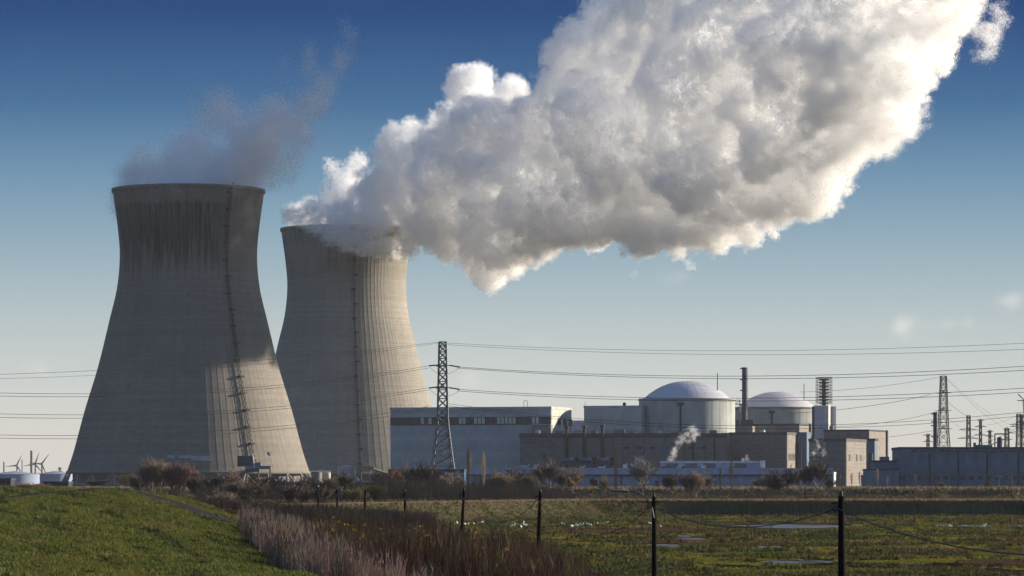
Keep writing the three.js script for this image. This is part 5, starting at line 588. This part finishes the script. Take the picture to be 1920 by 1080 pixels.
{
  const S = [], put = (px, py, rp, dz = 0, thin = 0) => { const z = plumeDepth(px) + dz; S.push([X(px, z), Y(py, z), -z, rp / F * z, thin]); };
  // axis: px, py of the top edge, py of the bottom edge
  const axis = [[560, 372, 430], [600, 366, 446], [650, 300, 462], [700, 300, 470], [760, 245, 470], [830, 215, 476], [900, 160, 505], [970, 190, 505], [1040, 190, 480], [1110, 40, 462], [1190, -30, 474], [1270, -80, 472], [1350, -110, 462], [1430, -130, 430], [1510, -150, 395], [1590, -170, 330], [1670, -190, 235], [1750, -220, 100], [1840, -260, -20], [1950, -330, -110]];
  for (let i = 0; i < axis.length - 1; i++) {
    const [a, t0, b0] = axis[i], [b, t1, b1] = axis[i + 1];
    for (const s of [0, 0.5]) {
      const px = lerp(a, b, s), t = lerp(t0, t1, s), bo = lerp(b0, b1, s), R = (bo - t) / 2, cy = (bo + t) / 2, thin = smooth(1380, 1720, px) * 0.7;
      put(px, cy, R * 0.7, 0, 0);
      for (let k = 0; k < 9; k++) { // billows over the surface of the plume
        const an = (k + rnd()) / 9 * 6.283, r = R * rnd(0.22, 0.5), zz = plumeDepth(px);
        put(px + rnd(-25, 25), cy + Math.sin(an) * (R - r), r, Math.cos(an) * (R - r) / F * zz * -1, thin * clamp(0.5 + Math.sin(an)));
      }
    }
  }
  // single heads on the outline
  for (const [px, py, r, thin = 0] of [[558, 402, 26], [585, 378, 20], [672, 305, 27], [640, 335, 24], [742, 262, 26], [770, 240, 20], [815, 222, 20], [870, 165, 40], [898, 140, 30], [955, 172, 32], [975, 175, 24], [1040, 105, 30], [1075, 62, 28], [1110, 20, 30], [1060, 150, 30],
    [915, 505, 34], [880, 490, 30], [960, 500, 30], [1000, 482, 28], [1195, 500, 14, 0.4], [1195, 470, 22], [1270, 462, 26], [1340, 450, 30], [1400, 430, 30], [1460, 402, 28], [1515, 388, 26], [1560, 365, 30, 0.2], [1590, 335, 24, 0.4], [1650, 240, 40, 0.6], [1690, 180, 36, 0.6], [1700, 110, 40, 0.5], [1730, 50, 36, 0.5], [1845, 70, 32, 0.8], [1870, 20, 30, 0.8], [1840, 95, 16, 0.7], [690, 455, 30], [740, 465, 22]]) put(px, py, r, 0, thin);
  // steam spilling over the near lip of the rim
  for (const [px, py, r] of [[566, 412, 20], [592, 420, 24], [622, 432, 25], [655, 444, 26], [690, 455, 27], [725, 462, 26], [760, 462, 24], [590, 395, 26], [640, 405, 34], [700, 415, 40], [545, 405, 18]]) put(px, py, r, 2447 - plumeDepth(px), 0);
  // inside the rim of the tower
  for (let k = 0; k < 14; k++) S.push([-111.6 + rnd(-26, 26), rnd(160, 172), -2504 + rnd(-26, 26), 12, 0]);
  const rim = 176.5;
  steam('steam_cloud', 'huge white billowing steam plume drifting up and right from the farther cooling tower', S, { cell: 3, pad: 12, full: 24, amp: 19, len: 42, soft: 3.6, shell: 14, edge: 5.5, sub: 8, core: 0.004, flakes: 64, size: 0.3, spread: 4.2 });
}

{ // thin steam of the nearer tower
  const S = [], put = (px, py, rp, thin, dz = 0) => { const z = 2170 - (px - 353) * 0.33 + dz; S.push([X(px, z), Y(py, z), -z, rp / F * z, thin]); };
  for (let k = 0; k < 90; k++) { const t = Math.pow(rnd(), 1.2), an = rnd(6.283), w = lerp(112, 62, t), px = lerp(352, 500, t) + Math.cos(an) * w * Math.sqrt(rnd()) , py = Math.min(326, lerp(338, 238, t) + rnd(-16, 22)); put(px, py, rnd(20, 34), 0.3, rnd(-6, 34)); }
  for (const [px, py, r, th] of [[258, 325, 26, 0.6], [285, 302, 22, 0.6], [345, 275, 26, 0.55], [392, 226, 26, 0.6], [402, 188, 17, 0.72], [432, 222, 24, 0.6], [470, 226, 22, 0.65], [520, 222, 26, 0.6], [545, 232, 24, 0.55], [578, 196, 20, 0.65], [605, 160, 15, 0.6], [540, 300, 22, 0.7], [560, 270, 20, 0.7], [515, 332, 22, 0.65]]) put(px, py, r, th, rnd(-8, 8));
  for (const chain of [[[590, 200], [612, 165], [628, 138], [642, 112], [650, 88], [656, 55]], [[582, 82], [583, 96], [580, 116], [576, 140]], [[535, 118], [533, 140], [536, 160]], [[392, 200], [396, 178], [388, 158]]]) for (let k = 0; k < chain.length - 1; k++) for (let s = 0; s < 1; s += 0.25) put(lerp(chain[k][0], chain[k + 1][0], s), lerp(chain[k][1], chain[k + 1][1], s), rnd(3, 6), 0.95, rnd(-3, 3));
  for (let k = 0; k < 30; k++) { const a = rnd(6.283), r = 30 * Math.sqrt(rnd()); S.push([T1[0] + Math.cos(a) * r, 170, -T1[1] + Math.sin(a) * r, 11, 0.4]); }
  steam('steam_cloud', 'thin grey-violet steam drifting off the rim of the weathered cooling tower', S, { cell: 2.8, pad: 9, full: 10, amp: 9, len: 26, soft: 7, shell: 90, edge: 60, sub: 4, core: 0, erode: -0.5, flakes: 34, size: 0.3, gain: 1, mistAt: 0, spread: 6.5, mistFlakes: 130, mistSize: 0.15 });
}
{ // wisps over the low roofs
  const wisp = (label, pts, z, g) => { const S = pts.map(([px, py, r, th]) => [X(px, z) , Y(py, z), -z + rnd(-1, 1), r / F * z, th]); steam('steam_cloud', label, S, { cell: 0.5, pad: 2, full: 1, amp: 1.5, len: 4, soft: 1.6, shell: 20, edge: 20, sub: 2, core: 0, flakes: 8, size: 0.1, gain: g, mistAt: 0, spread: 1.0, mistFlakes: 22, mistSize: 0.07 }); };
  wisp('small white steam wisp rising before the first domed drum', [[1300, 806, 11, 0.5], [1306, 812, 10, 0.45], [1294, 803, 8, 0.6], [1288, 815, 10, 0.5], [1299, 819, 10, 0.45], [1308, 800, 5, 0.7], [1280, 823, 10, 0.5], [1290, 826, 9, 0.55], [1272, 832, 10, 0.6], [1266, 842, 10, 0.68], [1262, 852, 10, 0.74], [1258, 861, 10, 0.78]], 1935, 0.4);
  wisp('tiny steam puff on the roof house beside its white end box', [[1400, 862, 6, 0.4], [1399, 856, 5, 0.5], [1397, 849, 4, 0.65]], 1752, 1);
  wisp('faint steam haze before the brown front block', [[1530, 838, 12, 0.8], [1526, 850, 10, 0.8], [1536, 830, 9, 0.84], [1545, 846, 9, 0.84]], 1870, 0.14);
}

renderer.render(scene, camera);
